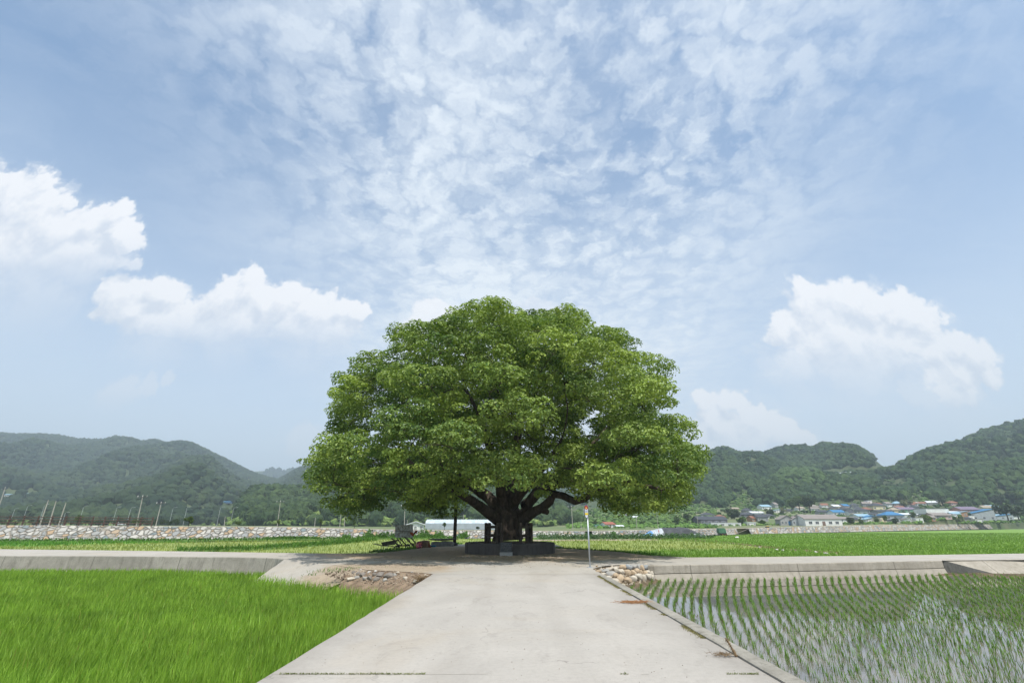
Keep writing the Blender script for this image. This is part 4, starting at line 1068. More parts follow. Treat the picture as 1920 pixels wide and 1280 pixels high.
scrub('shrubs', [(1060, 984), (1060, 950), (1345, 944), (1345, 984)], 900, 1.4, GR1, 'mixed green scrub and terraces behind the hedge below the right hill', seed=1)
scrub('shrubs', [(1345, 976), (1345, 940), (1925, 925), (1925, 972)], 1000, 1.15, ((.03, .065, .018), (.09, .15, .035)), 'garden scrub between the village houses', seed=2)
scrub('shrubs', [(1540, 896), (1690, 884), (1800, 905), (1800, 935), (1700, 946), (1640, 928), (1600, 925)], 260, 1.6, GR1, 'low scrub on the clearings high on the right slopes', seed=9)
scrub('shrubs', [(1370, 958), (1370, 925), (1405, 920), (1420, 958)], 90, 1.5, GR1, 'low scrub in the clearing above the left end of the village', seed=10)
scrub('shrubs', [(0, 984), (0, 955), (450, 955), (700, 970), (1060, 975), (1060, 985.2)], 1500, 1.7, GR2, 'pale green riverside scrub beyond the left levee', seed=3)
scrub('shrubs', [(1060, 990), (1060, 983), (1348, 982), (1348, 990)], 500, .8, ((.06, .13, .025), (.14, .24, .05)), 'green hedge of weeds along the levee top right of the bus stop sign', seed=4, lo=104)
scrub('shrubs', [(1345, 986.5), (1345, 984), (1620, 980.5), (1925, 976), (1925, 979)], 500, .7, ((.06, .13, .025), (.15, .24, .05)), 'low weeds along the levee top in front of the village', seed=5, lo=120)

# ------------------------------------------------------------------ houses, sheds, poles, trees
def cmat(c, rough=.85, metal=0): 
    return mat('paint_%02x%02x%02x' % tuple(int(255*min(1, x)) for x in c), c, tuple(x*.86 for x in c), .9, rough, metal=metal)
GLASS = mat('window_glass', (.05, .06, .07), (.09, .10, .11), 2, .15, spec=.6)
WCOL = {'white': (.80, .79, .76), 'cream': (.72, .62, .42), 'grey': (.36, .36, .35), 'brick': (.36, .20, .15), 'brown': (.22, .15, .12), 'blue': (.20, .32, .48), 'pink': (.55, .40, .38), 'orange': (.42, .24, .15), 'green': (.20, .36, .26), 'steel': (.42, .45, .47), 'dark': (.12, .12, .12)}
RCOL = {'blue': (.06, .20, .38), 'cyan': (.28, .43, .52), 'slate': (.06, .065, .075), 'rust': (.27, .125, .08), 'greybrown': (.27, .235, .21), 'white': (.66, .68, .70), 'red': (.34, .12, .08), 'tan': (.36, .30, .23), 'green': (.15, .40, .30), 'purple': (.20, .16, .22)}
def house(px, v, w_px, h_px, wall, roof, label, kind='gable', rz=0., depth=None, roof_k=.40, wins=3, door=None, cat='house', name='house', group='village houses below the wooded hill', lo=110, Y=None):
    p = hit(px, v, lo) if Y is None else PY(px, v, Y)
    sc = p.y/FP/pdir(px, v)[1]; W = w_px*sc*1.12; Hh = h_px*sc*(1.5 if h_px < 8 and px > 1150 else 1.14); D = depth or min(max(W*.7, 4), 11)
    t = empty(name, (p.x, p.y+D/2, p.z-.2), label, cat, group, rz)
    wm, rm = cmat(WCOL[wall]), cmat(RCOL[roof], .6)
    rh = Hh*roof_k if kind != 'flat' else .25; wh = Hh-rh+.2; ov = .35
    if kind == 'gableend':   # ridge runs away from the viewer
        MB().prism([(-W/2, 0), (W/2, 0), (W/2, wh), (0, wh+rh-.12), (-W/2, wh)], -D/2, D/2).build('wall', wm, t)
        MB().prism([(-W/2-ov, wh-.1), (-W/2-ov, wh+.06), (0, wh+rh+.06), (W/2+ov, wh+.06), (W/2+ov, wh-.1), (0, wh+rh-.09)], -D/2-ov, D/2+ov).build('roof', rm, t)
    elif kind == 'gable':
        Mx = Matrix.Rotation(R(90), 4, 'Z')
        MB().prism([(-D/2, 0), (D/2, 0), (D/2, wh), (0, wh+rh-.12), (-D/2, wh)], -W/2, W/2, Mx).build('wall', wm, t)
        MB().prism([(-D/2-ov, wh-.12), (-D/2-ov, wh+.05), (0, wh+rh+.06), (D/2+ov, wh+.05), (D/2+ov, wh-.12), (0, wh+rh-.1)], -W/2-ov, W/2+ov, Mx).build('roof', rm, t)
    elif kind == 'hip':
        MB().box((0, 0, wh/2), (W, D, wh)).build('wall', wm, t)
        b = MB(); e = ov+.1; lo4 = [Vector((x*(W/2+e), y*(D/2+e), wh-.05)) for x, y in ((-1, -1), (1, -1), (1, 1), (-1, 1))]; k = max(W/2-D/2, W*.12)
        r0, r1 = Vector((-k, 0, wh+rh)), Vector((k, 0, wh+rh)); b.poly([lo4[0], lo4[1], r1, r0]); b.poly([lo4[1], lo4[2], r1]); b.poly([lo4[2], lo4[3], r0, r1]); b.poly([lo4[3], lo4[0], r0])
        b.box((0, 0, wh-.13), (W+2*e, D+2*e, .14)); b.build('roof', rm, t)
    elif kind == 'shed':   # single slope rising to the right
        Mx = Matrix()
        MB().prism([(-W/2, 0), (W/2, 0), (W/2, wh+rh-.15), (-W/2, wh-.15)], -D/2, D/2).build('wall', wm, t)
        MB().prism([(-W/2-ov, wh-.13), (-W/2-ov, wh+.05), (W/2+ov, wh+rh+.05), (W/2+ov, wh+rh-.13)], -D/2-ov, D/2+ov).build('roof', rm, t)
    else:
        MB().box((0, 0, wh/2), (W, D, wh)).build('wall', wm, t)
        MB().box((0, 0, wh+.13), (W+.3, D+.3, .26)).build('roof', rm, t)
    if wins:
        nd = (wins+1) if door else wins; xs = np.linspace(-W*.36, W*.36, nd) if nd > 1 else [0.]
        zc = min(wh*.58, 1.6)
        for i, x in enumerate(xs):
            if door and i == nd//2:
                dd = MB().box((x, -D/2-.03, min(2.1, wh*.8)/2+.1), (min(1.4, W*.14), .08, min(2.1, wh*.8))).build('door', cmat(RCOL.get(door, WCOL.get(door))), t)
                MB().box((x+.35, -D/2-.09, 1.1), (.1, .05, .2)).build('handle', cmat(WCOL['grey']), dd)
            else:
                ww = min(1.5, W*.13); hh = min(1.1, wh*.38)
                wn = MB().box((x, -D/2-.02, zc), (ww, .06, hh)).build('window', GLASS, t)
                b = MB(); b.box((x, -D/2-.05, zc+hh/2+.04), (ww+.16, .08, .08)); b.box((x, -D/2-.05, zc-hh/2-.04), (ww+.16, .08, .08)); b.box((x-ww/2-.04, -D/2-.05, zc), (.08, .08, hh)); b.box((x+ww/2+.04, -D/2-.05, zc), (.08, .08, hh)); b.box((x, -D/2-.055, zc), (.05, .05, hh))
                b.build('frame', cmat(WCOL['white']), wn)
    return t
HS = [
 (1141, 989, 20, 9, 'white', 'red', 'small white house with a red roof beyond the hedge right of the bus stop sign', 'gable', .5),
 (1124, 989, 14, 5, 'green', 'green', 'low green netted shed beside the small red roofed white house', 'flat', 0),
 (1163, 989.5, 11, 3.5, 'white', 'white', 'tiny white shed between the red roofed house and the hedge', 'gable', 0),
 (1192, 974, 13, 4.5, 'white', 'white', 'small pale house with a white roof among the terraces right of the bus stop sign', 'gable', .4),
 (1170, 969, 14, 3, 'brown', 'purple', 'low dark purple roofed house on the terraces above the hedge', 'gable', 0),
 (1338, 984, 48, 14, 'dark', 'slate', 'wide low black roofed barn at the left end of the village', 'gable', 0),
 (1329, 970, 20, 6, 'white', 'slate', 'white house with a dark roof just behind the black roofed barn', 'hip', 0),
 (1352, 974, 16, 6, 'brick', 'rust', 'small house with a rust orange roof rising behind the black barn', 'hip', .2),
 (1403, 963, 14, 7, 'grey', 'slate', 'dark roofed house behind the round trees left of the long factory shed', 'hip', 0),
 (1399, 970, 28, 6, 'dark', 'slate', 'long slate roofed house under the round trees left of the factory shed', 'gable', 0),
 (1421, 966, 22, 5, 'white', 'white', 'pale house with a white roof left of the tilted power pole', 'gable', .1),
 (1416, 978, 15, 7, 'orange', 'rust', 'small orange walled house above the levee left of the factory shed', 'gable', .3),
 (1410, 985, 14, 4, 'white', 'white', 'low white garden shed on the levee left of the factory shed', 'flat', 0),
 (1362, 986, 50, 4, 'white', 'white', 'long low white wall building below the black roofed barn', 'flat', 0),
 (1437, 955, 18, 6, 'white', 'cyan', 'small house with a pale cyan roof up the lane behind the village trees', 'gable', .2),
 (1455, 952, 9, 9, 'grey', 'greybrown', 'tall narrow grey house at the top of the lane behind the village', 'gable', .5),
 (1462, 961, 21, 5, 'white', 'cyan', 'house with a long cyan roof behind the left end of the factory shed', 'shed', 0),
 (1430, 978, 20, 12, 'grey', 'slate', 'dark roofed barn touching the left gable of the factory shed', 'gable', .2),
 (1478, 985, 24, 16, 'grey', 'greybrown', 'left gabled bay of the grey brown factory shed with the blue gate', 'gableend', 0),
 (1499, 985, 22, 15, 'steel', 'greybrown', 'middle gabled bay of the factory shed', 'gableend', 0),
 (1546, 985.5, 62, 18, 'white', 'greybrown', 'long white walled factory shed with a wide grey brown roof', 'gable', 0),
 (1502, 957, 13, 5, 'white', 'tan', 'small pale house below the tall grove behind the factory shed', 'gable', .2),
 (1545, 965, 16, 6, 'grey', 'slate', 'slate roofed house left of the bright blue roofs', 'gable', 0),
 (1556, 963, 15, 4.5, 'white', 'blue', 'house with a bright blue strip roof above the factory shed', 'shed', .1),
 (1574, 967, 21, 7.5, 'white', 'blue', 'white house with a blue door and blue roof behind the factory shed', 'gable', .1),
 (1588, 961, 18, 7, 'grey', 'slate', 'dark tiled house above the white house with the blue door', 'hip', 0),
 (1597, 967, 11, 7, 'white', 'slate', 'narrow white house with a dark roof right of the blue door house', 'gable', .3),
 (1590, 979, 34, 9, 'white', 'greybrown', 'open fronted grey roofed shed right of the long factory shed', 'gable', .1),
 (1620, 963, 22, 7, 'steel', 'slate', 'blue grey house with a slate roof left of the rust roofed house', 'hip', 0),
 (1628, 960, 16, 8, 'brick', 'rust', 'brick house with a pointed rust roof in the middle of the village', 'hip', .2),
 (1622, 974, 24, 7, 'white', 'cyan', 'small house with a pale blue tarpaulin roof left of the big blue roofs', 'gable', .1),
 (1637, 975, 17, 6, 'blue', 'blue', 'low blue walled house right of the pale blue tarpaulin roof', 'gableend', 0),
 (1650, 955.5, 21, 11, 'cream', 'slate', 'cream house with a heavy dark tiled roof at the upper village edge', 'hip', 0),
 (1633, 949, 8, 7, 'white', 'white', 'small white tower house above the village left of the cream tiled house', 'flat', 0),
 (1667, 950, 12, 6, 'white', 'greybrown', 'little white house right of the cream tiled house', 'gable', .3),
 (1661, 963, 26, 5, 'grey', 'slate', 'long dark roofed house under the cream tiled house', 'gable', 0),
 (1681, 962, 15, 7, 'cream', 'tan', 'sand coloured house between the slate roofs in mid village', 'hip', .1),
 (1680, 975, 30, 14, 'steel', 'blue', 'largest bright blue roofed hall in the middle of the village', 'hip', 0),
 (1705, 961, 26, 9, 'green', 'purple', 'long house with a dark purple red roof right of the sand coloured house', 'gable', 0),
 (1726, 960, 10, 5, 'white', 'slate', 'tiny white house with a slate roof at the right end of the purple roofed house', 'gable', 0),
 (1706, 969, 30, 5, 'white', 'white', 'pale low house with a white roof right of the big blue hall', 'gable', 0),
 (1703, 979, 15, 6, 'white', 'cyan', 'white hut with a cyan roof beside the round shrub on the levee', 'flat', 0),
 (1761, 968, 38, 13, 'white', 'slate', 'two storey white house with balconies right of the village centre', 'flat', 0),
 (1770, 976, 30, 10, 'pink', 'greybrown', 'pink walled house with a brown roof in front of the two storey white house', 'gable', 0),
 (1796, 964, 25, 4, 'white', 'white', 'long low white greenhouse roof right of the two storey white house', 'gable', 0),
 (1801, 970, 27, 8, 'orange', 'cyan', 'orange walled house with a pale cyan roof', 'shed', 0),
 (1811, 977, 20, 8, 'grey', 'slate', 'grey roofed shed in front of the orange walled house', 'gable', 0),
 (1823, 965, 32, 12, 'brick', 'purple', 'dark red brick house with a long flat purple roof near the right edge', 'gable', 0),
 (1847, 975, 40, 18, 'steel', 'blue', 'grey metal barn with a rising bright blue edge roof near the right edge', 'shed', 0),
 (1868, 961, 20, 8, 'white', 'cyan', 'house with a white and cyan roof behind the blue edged barn', 'gable', .1),
 (1882, 974, 36, 9, 'steel', 'blue', 'low metal shed with a blue awning at the right end of the village', 'shed', 0),
 (1888, 967, 24, 8, 'grey', 'greybrown', 'grey roofed store behind the shed with the blue awning', 'gable', 0),
 (1784, 928, 26, 8, 'white', 'tan', 'lone house with a brown roof in the clearing high on the right slope', 'gable', .2),
 (1728, 947, 14, 4, 'white', 'white', 'small white roofed hut in the brown clearing below the lone slope house', 'gable', .3),
 (1380, 957, 12, 4, 'cream', 'tan', 'small cream house at the forest foot above the slate roofs at left', 'gable', .1),
 (1445, 972, 16, 6, 'white', 'slate', 'white house behind the dark roofed barn beside the factory shed', 'hip', 0),
 (1480, 960, 12, 4, 'grey', 'slate', 'small slate roofed house right of the long cyan roof', 'gable', .2),
 (1530, 958, 14, 5, 'white', 'greybrown', 'white house at the right foot of the tall grove', 'gable', 0),
 (1566, 957, 14, 5, 'cream', 'slate', 'cream walled house above the bright blue strip roof', 'hip', 0),
 (1608, 957, 13, 5, 'white', 'slate', 'white house beside the tall leaning pole in the village', 'gable', .2),
 (1611, 970, 14, 5, 'white', 'tan', 'white house below the blue grey house with a slate roof', 'gable', 0),
 (1640, 968, 16, 5, 'white', 'slate', 'white walled slate roofed house behind the low blue walled house', 'hip', 0),
 (1655, 972, 13, 5, 'cream', 'greybrown', 'cream house touching the left end of the big blue hall', 'gable', 0),
 (1690, 956, 15, 5, 'white', 'rust', 'white house with a rust roof above the sand coloured house', 'gable', 0),
 (1718, 953, 14, 4, 'grey', 'slate', 'grey slate roofed house above the purple roofed house', 'hip', .1),
 (1740, 971, 14, 5, 'white', 'slate', 'white house just left of the pink walled house', 'gable', 0),
 (1790, 973, 12, 5, 'cream', 'slate', 'cream house between the pink and orange walled houses', 'hip', 0),
 (1838, 979, 14, 4, 'white', 'greybrown', 'low white store before the blue edged barn', 'flat', 0),
 (1858, 967, 16, 7, 'cream', 'tan', 'tan roofed house behind the ridge of the blue edged barn', 'gable', 0),
 (1905, 972, 14, 5, 'white', 'slate', 'white house half hidden by the far right dark trees', 'gable', 0),
 (776, 993, 27, 12.5, 'white', 'white', 'white gabled shed left of the plastic greenhouse', 'gableend', .15),
 (206, 958, 44, 4, 'grey', 'white', 'long flat grey roofed building at the foot of the left mountain', 'gable', 0),
 (392, 963, 60, 5, 'pink', 'white', 'long pale roofed factory at the foot of the left mountain right of the power poles', 'gable', 0),
 (40, 927, 34, 3, 'steel', 'cyan', 'long cyan roofed sheds low on the left mountain', 'gable', 0),
 (8, 931, 14, 4, 'white', 'cyan', 'small cyan roofed shed at the far left behind the tilted pole', 'gable', 0),
 (421, 943, 14, 3, 'blue', 'blue', 'small bright blue roof in the wooded gap of the left mountain', 'gable', 0),
 (270, 962, 30, 4, 'brick', 'white', 'low building with a pink brown roof behind the left riverside trees', 'gable', 0),
]
ORD = 'first second third fourth fifth sixth seventh eighth ninth tenth eleventh twelfth thirteenth fourteenth'.split()
_r = random.Random(21)
for k in range(14):
    wc, rc = _r.choice(['white', 'cream', 'grey', 'pink', 'white']), _r.choice(['slate', 'rust', 'cyan', 'greybrown', 'blue', 'tan', 'white'])
    HS.append((1528+k*20+_r.uniform(-4, 4), 954-k*.45+_r.uniform(-2.5, 1.5), _r.uniform(11, 17), _r.uniform(5, 6.5), wc, rc, 'small %s walled house, %s from the left in the back row under the forest' % (wc, ORD[k]), _r.choice(['gable', 'hip', 'gable']), _r.uniform(-.4, .4)))
for k in range(12):
    wc, rc = _r.choice(['white', 'cream', 'grey', 'white', 'orange']), _r.choice(['slate', 'slate', 'cyan', 'greybrown', 'blue', 'white'])
    HS.append((1605+k*24+_r.uniform(-5, 5), 981-k*.55+_r.uniform(-2, 1), _r.uniform(11, 17), _r.uniform(5, 7), wc, rc, 'low %s walled outbuilding, %s from the left in the front row behind the levee' % (wc, ORD[k]), _r.choice(['gable', 'shed', 'flat']), _r.uniform(-.3, .3)))
for i, (px, v, w, h, wc, rc, lab, kd, rz) in enumerate(HS):
    left = px < 900
    house(px, v, w, h, wc, rc, lab, kd, rz, wins=(4 if w > 40 else 3 if w > 22 else 2 if w > 12 else 1), door=('blue' if px in (1574, 1478) else 'brown' if px in (1546, 1141) else None),
          group=None if left or px in (1141, 1784) else 'village houses below the wooded hill', cat='house' if 'house' in lab else 'building', name='house' if 'house' in lab else 'shed')

# plastic greenhouse left of the trunk
def greenhouse():
    Y = 118; a, b = PY(797, 993, Y), PY(944, 993, Y); W = b.x-a.x; t = empty('greenhouse', (a.x, Y, a.z), 'long arched plastic film greenhouse seen behind the tree trunk above the levee', 'greenhouse')
    H = 18.0/FP*Y/1.07*1.03; D = 6.5; prof = [(0, 0), (0, H*.52)]+[(D/2-D/2*math.cos(R(k*18)), H*.52+H*.48*math.sin(R(k*18))) for k in range(1, 10)]+[(D, H*.52), (D, 0)]
    Mx = Matrix.Rotation(R(-90), 4, 'Z') @ Matrix.Scale(-1, 4, (0, 1, 0)); Mx = Matrix(((0, 1, 0, 0), (1, 0, 0, 0), (0, 0, 1, 0), (0, 0, 0, 1)))
    film = bpy.data.materials.new('greenhouse_film'); film.use_nodes = True; nt = film.node_tree; nt.nodes.clear(); T = NT(nt)
    co = T.n('ShaderNodeTexCoord').outputs['Object']; c = T.mix(T.step(T.noise(T.v('MULTIPLY', co, (1.5, 1, .3)), 1.2, 4, .6), .35, .65), (.42, .50, .54), (.58, .64, .68))
    pb = T.n('ShaderNodeBsdfPrincipled', i_Roughness=.3); T.link(c, pb.inputs['Base Color']); T.link(pb.outputs[0], T.n('ShaderNodeOutputMaterial').inputs[0])
    MB().prism(prof, 0, W, Mx).build('film_cover', film, t)
    rb = MB()
    for k in range(int(W/1.0)+1):
        x = min(k*1.0, W); rb.tube([(x, y-.02 if y < D/2 else y+.02, z+.03) for y, z in prof], .035, 4)
    rb.build('hoops', cmat((.55, .58, .60), .5), t)
    MB().box((W/2, -.08, .75), (W, .05, 1.3)).build('side_curtain', cmat((.42, .46, .50)), t)
greenhouse()

# utility poles: base pixel, top pixel, distance
M_POLE = mat('concrete_pole', (.42, .39, .34), (.33, .31, .27), 2, .9)
M_DARKM = mat('dark_metal', (.10, .10, .10), (.15, .14, .13), 5, .6, metal=.3)
POLES = [
 (2, 941, 10, 912, 260, 1, 'tilted grey power pole at the far left edge above the rail fence'),
 (76, 979, 91, 937, 92, 0, 'leftmost of the three bare leaning poles behind the rail fence'),
 (93, 980, 105, 939, 93, 0, 'middle one of the three bare leaning poles behind the rail fence'),
 (111, 980, 124, 942, 95, 0, 'rightmost of the three bare leaning poles behind the rail fence'),
 (258, 976, 268, 927, 110, 1, 'tall power pole with a short crossarm near the right end of the rail fence'),
 (292, 985, 303, 940, 115, 1, 'power pole standing just right of the end of the rail fence'),
 (520, 985, 526, 937, 150, 1, 'tall slim power pole on the levee in front of the darker wooded hill'),
 (420, 987, 422, 968, 170, 0, 'short thin pole on the levee left of the round bush by the path'),
 (590, 987, 591, 970, 160, 0, 'short thin pole on the levee right of the tallest middle pole'),
 (637, 987, 639, 964, 150, 0, 'left one of the twin poles on the levee below the left foliage'),
 (645, 988, 647, 964, 150, 0, 'right one of the twin poles on the levee below the left foliage'),
 (758, 991, 759, 945, 140, 1, 'white pole standing left of the white gabled shed'),
 (763, 985, 764, 974, 200, 0, 'small pole right behind the white gabled shed'),
 (868, 988, 869, 964, 160, 0, 'thin pole standing behind the plastic greenhouse'),
 (1074, 989, 1071, 947, 150, 1, 'pale concrete pole left of the bus stop sign'),
 (1090, 990, 1089, 977, 170, 0, 'short post between the pale concrete pole and the bus stop sign'),
 (1194, 988, 1192, 957, 180, 1, 'power pole behind the hedge left of the hanging leaves'),
 (1170, 986, 1170, 974, 210, 0, 'thin short pole in the terraces right of the red roofed house'),
 (1234, 988, 1231, 960, 190, 0, 'power pole behind the tarp heap under the hanging leaves'),
 (1309, 987, 1306, 958, 200, 1, 'power pole at the left end of the black roofed barn'),
 (1296, 986, 1293, 972, 210, 0, 'thin leaning pole left of the black roofed barn'),
 (1427, 975, 1420, 952, 300, 1, 'leaning power pole among the houses left of the factory shed'),
 (1459, 967, 1457, 951, 340, 0, 'pole between the cyan roofs behind the factory shed'),
 (1403, 962, 1402, 950, 340, 0, 'pole above the slate roofs left of the village lane'),
 (1511, 963, 1508, 952, 330, 0, 'short pole at the grove behind the factory shed'),
 (1490, 984, 1487, 965, 235, 1, 'pole in front of the gabled bays of the factory shed'),
 (1602, 965, 1597, 938, 340, 1, 'tall leaning pole right of the dark tiled house in the village'),
 (1672, 946, 1668, 932, 430, 0, 'slim pole by the little white house at the top of the village'),
 (1695, 946, 1691, 934, 430, 0, 'slim leaning pole above the purple roofed house'),
 (1703, 940, 1699, 928, 470, 0, 'thin pole on the slope left of the tall leaning slope pole'),
 (1759, 924, 1752, 898, 460, 1, 'tall leaning pole high on the right slope beside the clearing'),
 (1750, 951, 1746, 938, 420, 0, 'pole on the slope above the two storey white house'),
 (1815, 952, 1811, 943, 400, 0, 'short pole above the dark red brick house'),
 (1861, 953, 1858, 947, 400, 0, 'tiny pole above the house with a white and cyan roof'),
]
for bx, bv, tx_, tv, Y, arm, lab in POLES:
    if Y > 200 and bx > 1000: Y = hit(bx, bv).y*.995
    a = PY(bx, bv, Y); b = PY(tx_, tv, Y); bz = float(terrain(a.x, Y)[0])-.3; h = b.z-bz
    t = empty('utility_pole', (a.x, Y, bz), lab, 'utility pole', 'utility poles across the valley')
    lean = (b.x-a.x)*.85; r = max(.09, h*.0115)
    MB().tube([(0, 0, 0), (lean*.5, 0, h*.5), (lean, 0, h)], [r*1.25, r*1.1, r*.8], 8).build('pole_shaft', M_POLE, t)
    if arm:
        w = .9+h*.04
        MB().box((lean*.93, -.1, h*.93), (w*2, .12, .12), ry=-.1).build('crossarm', M_DARKM, t)
        for s in (-.85, 0, .85):
            MB().tube([(lean*.93+s*w, -.1, h*.93), (lean*.93+s*w, -.1, h*.93+.32)], [.07, .05], 6).build('insulator', cmat(WCOL['white'], .4), t)
# street lamps along the highway at the foot of the left mountain
LP = [(20, 975, 24, 953), (46, 965, 47, 947), (78, 963, 80, 945), (118, 975, 122, 960), (153, 962, 154, 948), (216, 962, 217, 950), (243, 961, 244, 951), (322, 961, 323, 951), (348, 962, 349, 950), (411, 962, 413, 950), (436, 962, 437, 951)]
nm = ['beside the tilted pole at the left edge', 'above the first posts of the rail fence', 'left above the three leaning poles', 'right of the three leaning poles', 'above the first riverside bush', 'at the right end of the long flat grey roof', 'left of the tall crossarm pole', 'right of the last fence pole', 'at the left end of the pale roofed factory', 'over the pale roofed factory', 'at the right end of the pale roofed factory']
for (bx, bv, tx_, tv), w in zip(LP, nm):
    Y = 300; a = PY(bx, bv, Y); b = PY(tx_, tv, Y); bz = float(terrain(a.x, Y)[0])-.3; h = b.z-bz
    t = empty('street_lamp', (a.x, Y, bz), 'slim highway lamp '+w, 'street lamp', 'highway lamps at the foot of the left mountain')
    MB().tube([(0, 0, 0), (.1, 0, h*.92), (.5, 0, h), (1.9, 0, h+.15)], [.09, .07, .055, .045], 6).build('lamp_post', cmat((.55, .57, .58), .5), t)
    MB().box((2.2, 0, h+.14), (.8, .25, .12)).build('lamp_head', cmat((.5, .52, .53), .5), t)

# individual trees
def leafy_tree(px, v, h_px, w_px, label, tone=0, name='tree', group=None, Y=None, lo=110, trunk=True, n=420, lift=0.):
    p = hit(px, v, lo) if Y is None else PY(px, v, Y); 
    if Y is not None: p.z = float(terrain(p.x, p.y)[0])
    sc = p.y/FP/pdir(px, v)[1]; H = h_px*sc; Wd = w_px*sc
    t = empty(name, p, label, 'tree', group); th = H*(.30 if trunk else .08)
    r_ = np.random.default_rng(abs(hash((int(px), int(v)))) % 9999)
    b = MB(); b.tube([(0, 0, -.2), (.04*H*.2, 0, th), (0, 0, H*.75)], [H*.035, H*.028, H*.01], 7)
    for k in range(5):
        a = k*1.3+r_.random(); b.tube([(0, 0, th+.06*H*k), (math.cos(a)*Wd*.2, math.sin(a)*Wd*.2, H*(.5+.06*k)), (math.cos(a)*Wd*.36, math.sin(a)*Wd*.36, H*(.6+.07*k))], [H*.015, H*.011, H*.004], 5)
    b.build('trunk', M_BARK, t)
    # clumps of small leaf faces on lumpy masses
    K = 15; cen = r_.normal(size=(K, 3)); cen /= np.linalg.norm(cen, axis=1)[:, None]; cen *= r_.uniform(.35, .72, (K, 1))
    cen = cen*[Wd/2, Wd/2, (H-th)/2]+[0, 0, th+(H-th)*.5]; cr = r_.uniform(.26, .42, K)*min(Wd, (H-th)*1.2)
    q = r_.normal(size=(K, n//10, 3)); q /= np.linalg.norm(q, axis=2)[..., None]; q = q*(r_.uniform(.7, 1.05, (K, n//10, 1)))
    P = (cen[:, None]+q*(cr[:, None, None]*[.5, .5, .42])).reshape(-1, 3); N = (q*[1, 1, 1]).reshape(-1, 3)+[0, 0, .4]+r_.normal(size=P.shape)*.35
    s = max(Wd*.105, .12)
    V, F = leaves_mesh(P, N, r_.uniform(.7, 1.3, len(P))*s, s*.8)
    base = [((.045, .085, .022), (.11, .17, .035)), ((.025, .05, .018), (.065, .10, .028)), ((.10, .16, .03), (.20, .26, .06)), ((.12, .15, .07), (.24, .23, .11))][tone]
    k_ = np.clip(np.repeat(r_.random(K), n//10)*.6+r_.random(len(P))*.4, 0, 1)[:, None]; c = (1-k_)*np.array(base[0])+k_*np.array(base[1])
    mesh_np('crown', V, F, M_LEAF, t, col=np.repeat(c, 4, 0)); return t
TR = [
 (145, 979, 20, 20, 0, 'round bush tree with orange tinged leaves behind the left rail fence', 88), (253, 978, 14, 14, 0, 'small bush tree at the foot of the tall crossarm pole', 92),
 (354, 982, 19, 24, 0, 'young forked tree on the levee right of the rail fence', 92), (446, 985, 12, 15, 0, 'small round tree on the levee above the first bund', 96),
 (521, 988, 16, 9, 0, 'small leafy tree at the foot of the tall slim power pole', 97), (600, 989, 20, 10, 0, 'young upright tree on the levee left of the twin poles', 98), (664, 989, 16, 8, 0, 'young upright tree on the levee right of the twin poles', 99),
 (833, 992, 15, 8, 0, 'young sapling growing in front of the plastic greenhouse', 104), (896, 992, 8, 8, 1, 'small dark shrub at the right part of the plastic greenhouse', 104),
 (1377, 973, 18, 28, 1, 'large dark round tree left of the long factory shed', 0), (1366, 966, 14, 20, 1, 'dark round tree behind the black roofed barn', 0), (1443, 966, 13, 22, 1, 'dark tree between the leaning power pole and the cyan roof', 0),
 (1470, 965, 16, 16, 3, 'brownish tree at the left end of the tall village grove', 0), (1393, 984, 14, 22, 0, 'green shrub tree below the orange walled house', 0), (1430, 984, 10, 20, 0, 'green bush at the left gable of the factory shed', 0),
 (1500, 958, 28, 26, 0, 'left tree of the tall grove behind the factory shed', 0), (1520, 962, 34, 34, 1, 'biggest tree of the tall grove behind the factory shed', 0), (1486, 955, 20, 22, 0, 'small tree left of the tall grove behind the factory shed', 0),
 (1596, 983, 17, 17, 1, 'dark round tree on the levee right of the open shed', 0), (1560, 984, 8, 26, 0, 'low green bush before the white factory wall', 0), (1617, 984, 13, 12, 0, 'small tree in front of the pale blue tarpaulin roof', 0), (1646, 982, 14, 12, 0, 'small tree right of the low blue walled house', 0),
 (1660, 980, 16, 14, 0, 'round tree in front of the largest blue hall', 0), (1680, 982, 12, 16, 1, 'dark tree under the largest blue hall', 0), (1712, 972, 14, 16, 0, 'tree right of the low white roofed house', 0), (1737, 980, 13, 30, 2, 'wide yellow green round shrub on the levee', 0),
 (1732, 966, 16, 14, 0, 'tall bush left of the two storey white house', 0), (1798, 980, 8, 14, 0, 'small bush in front of the orange walled house', 0), (1836, 973, 10, 12, 1, 'dark bush at the left side of the blue edged barn', 0), (1892, 978, 36, 42, 1, 'large dark tree at the far right end of the village', 0),
 (1912, 978, 30, 34, 1, 'dark spreading tree cut by the right edge of the photo', 0), (1912, 948, 28, 38, 0, 'bright round tree on the slope above the far right dark trees', 0), (1880, 950, 26, 26, 1, 'dark round tree left of the bright slope tree', 0),
 (1700, 950, 14, 30, 3, 'brownish thicket tree above the purple roofed house', 0), (1690, 942, 12, 22, 1, 'dark tree above the brownish thicket', 0), (1768, 948, 20, 24, 1, 'dark round tree under the high slope clearing', 0), (1845, 952, 18, 20, 1, 'dark tree above the dark red brick house', 0),
 (1290, 984, 22, 18, 1, 'slim dark tree left of the black roofed barn', 0), (1270, 984, 20, 20, 0, 'green tree half hidden by the hanging leaves of the great tree', 0), (1225, 975, 8, 12, 0, 'small green tree on the terraces under the hanging leaves', 0), (1140, 974, 8, 12, 0, 'small green tree on the terraces above the red roofed house', 0),
 (1116, 985, 9, 14, 1, 'dark bush left of the green netted shed', 0), (1060, 984, 14, 20, 1, 'dark bush right of the trunk beyond the levee', 0), (1205, 984, 8, 18, 0, 'green bush at the foot of the power pole behind the hedge', 0),
]
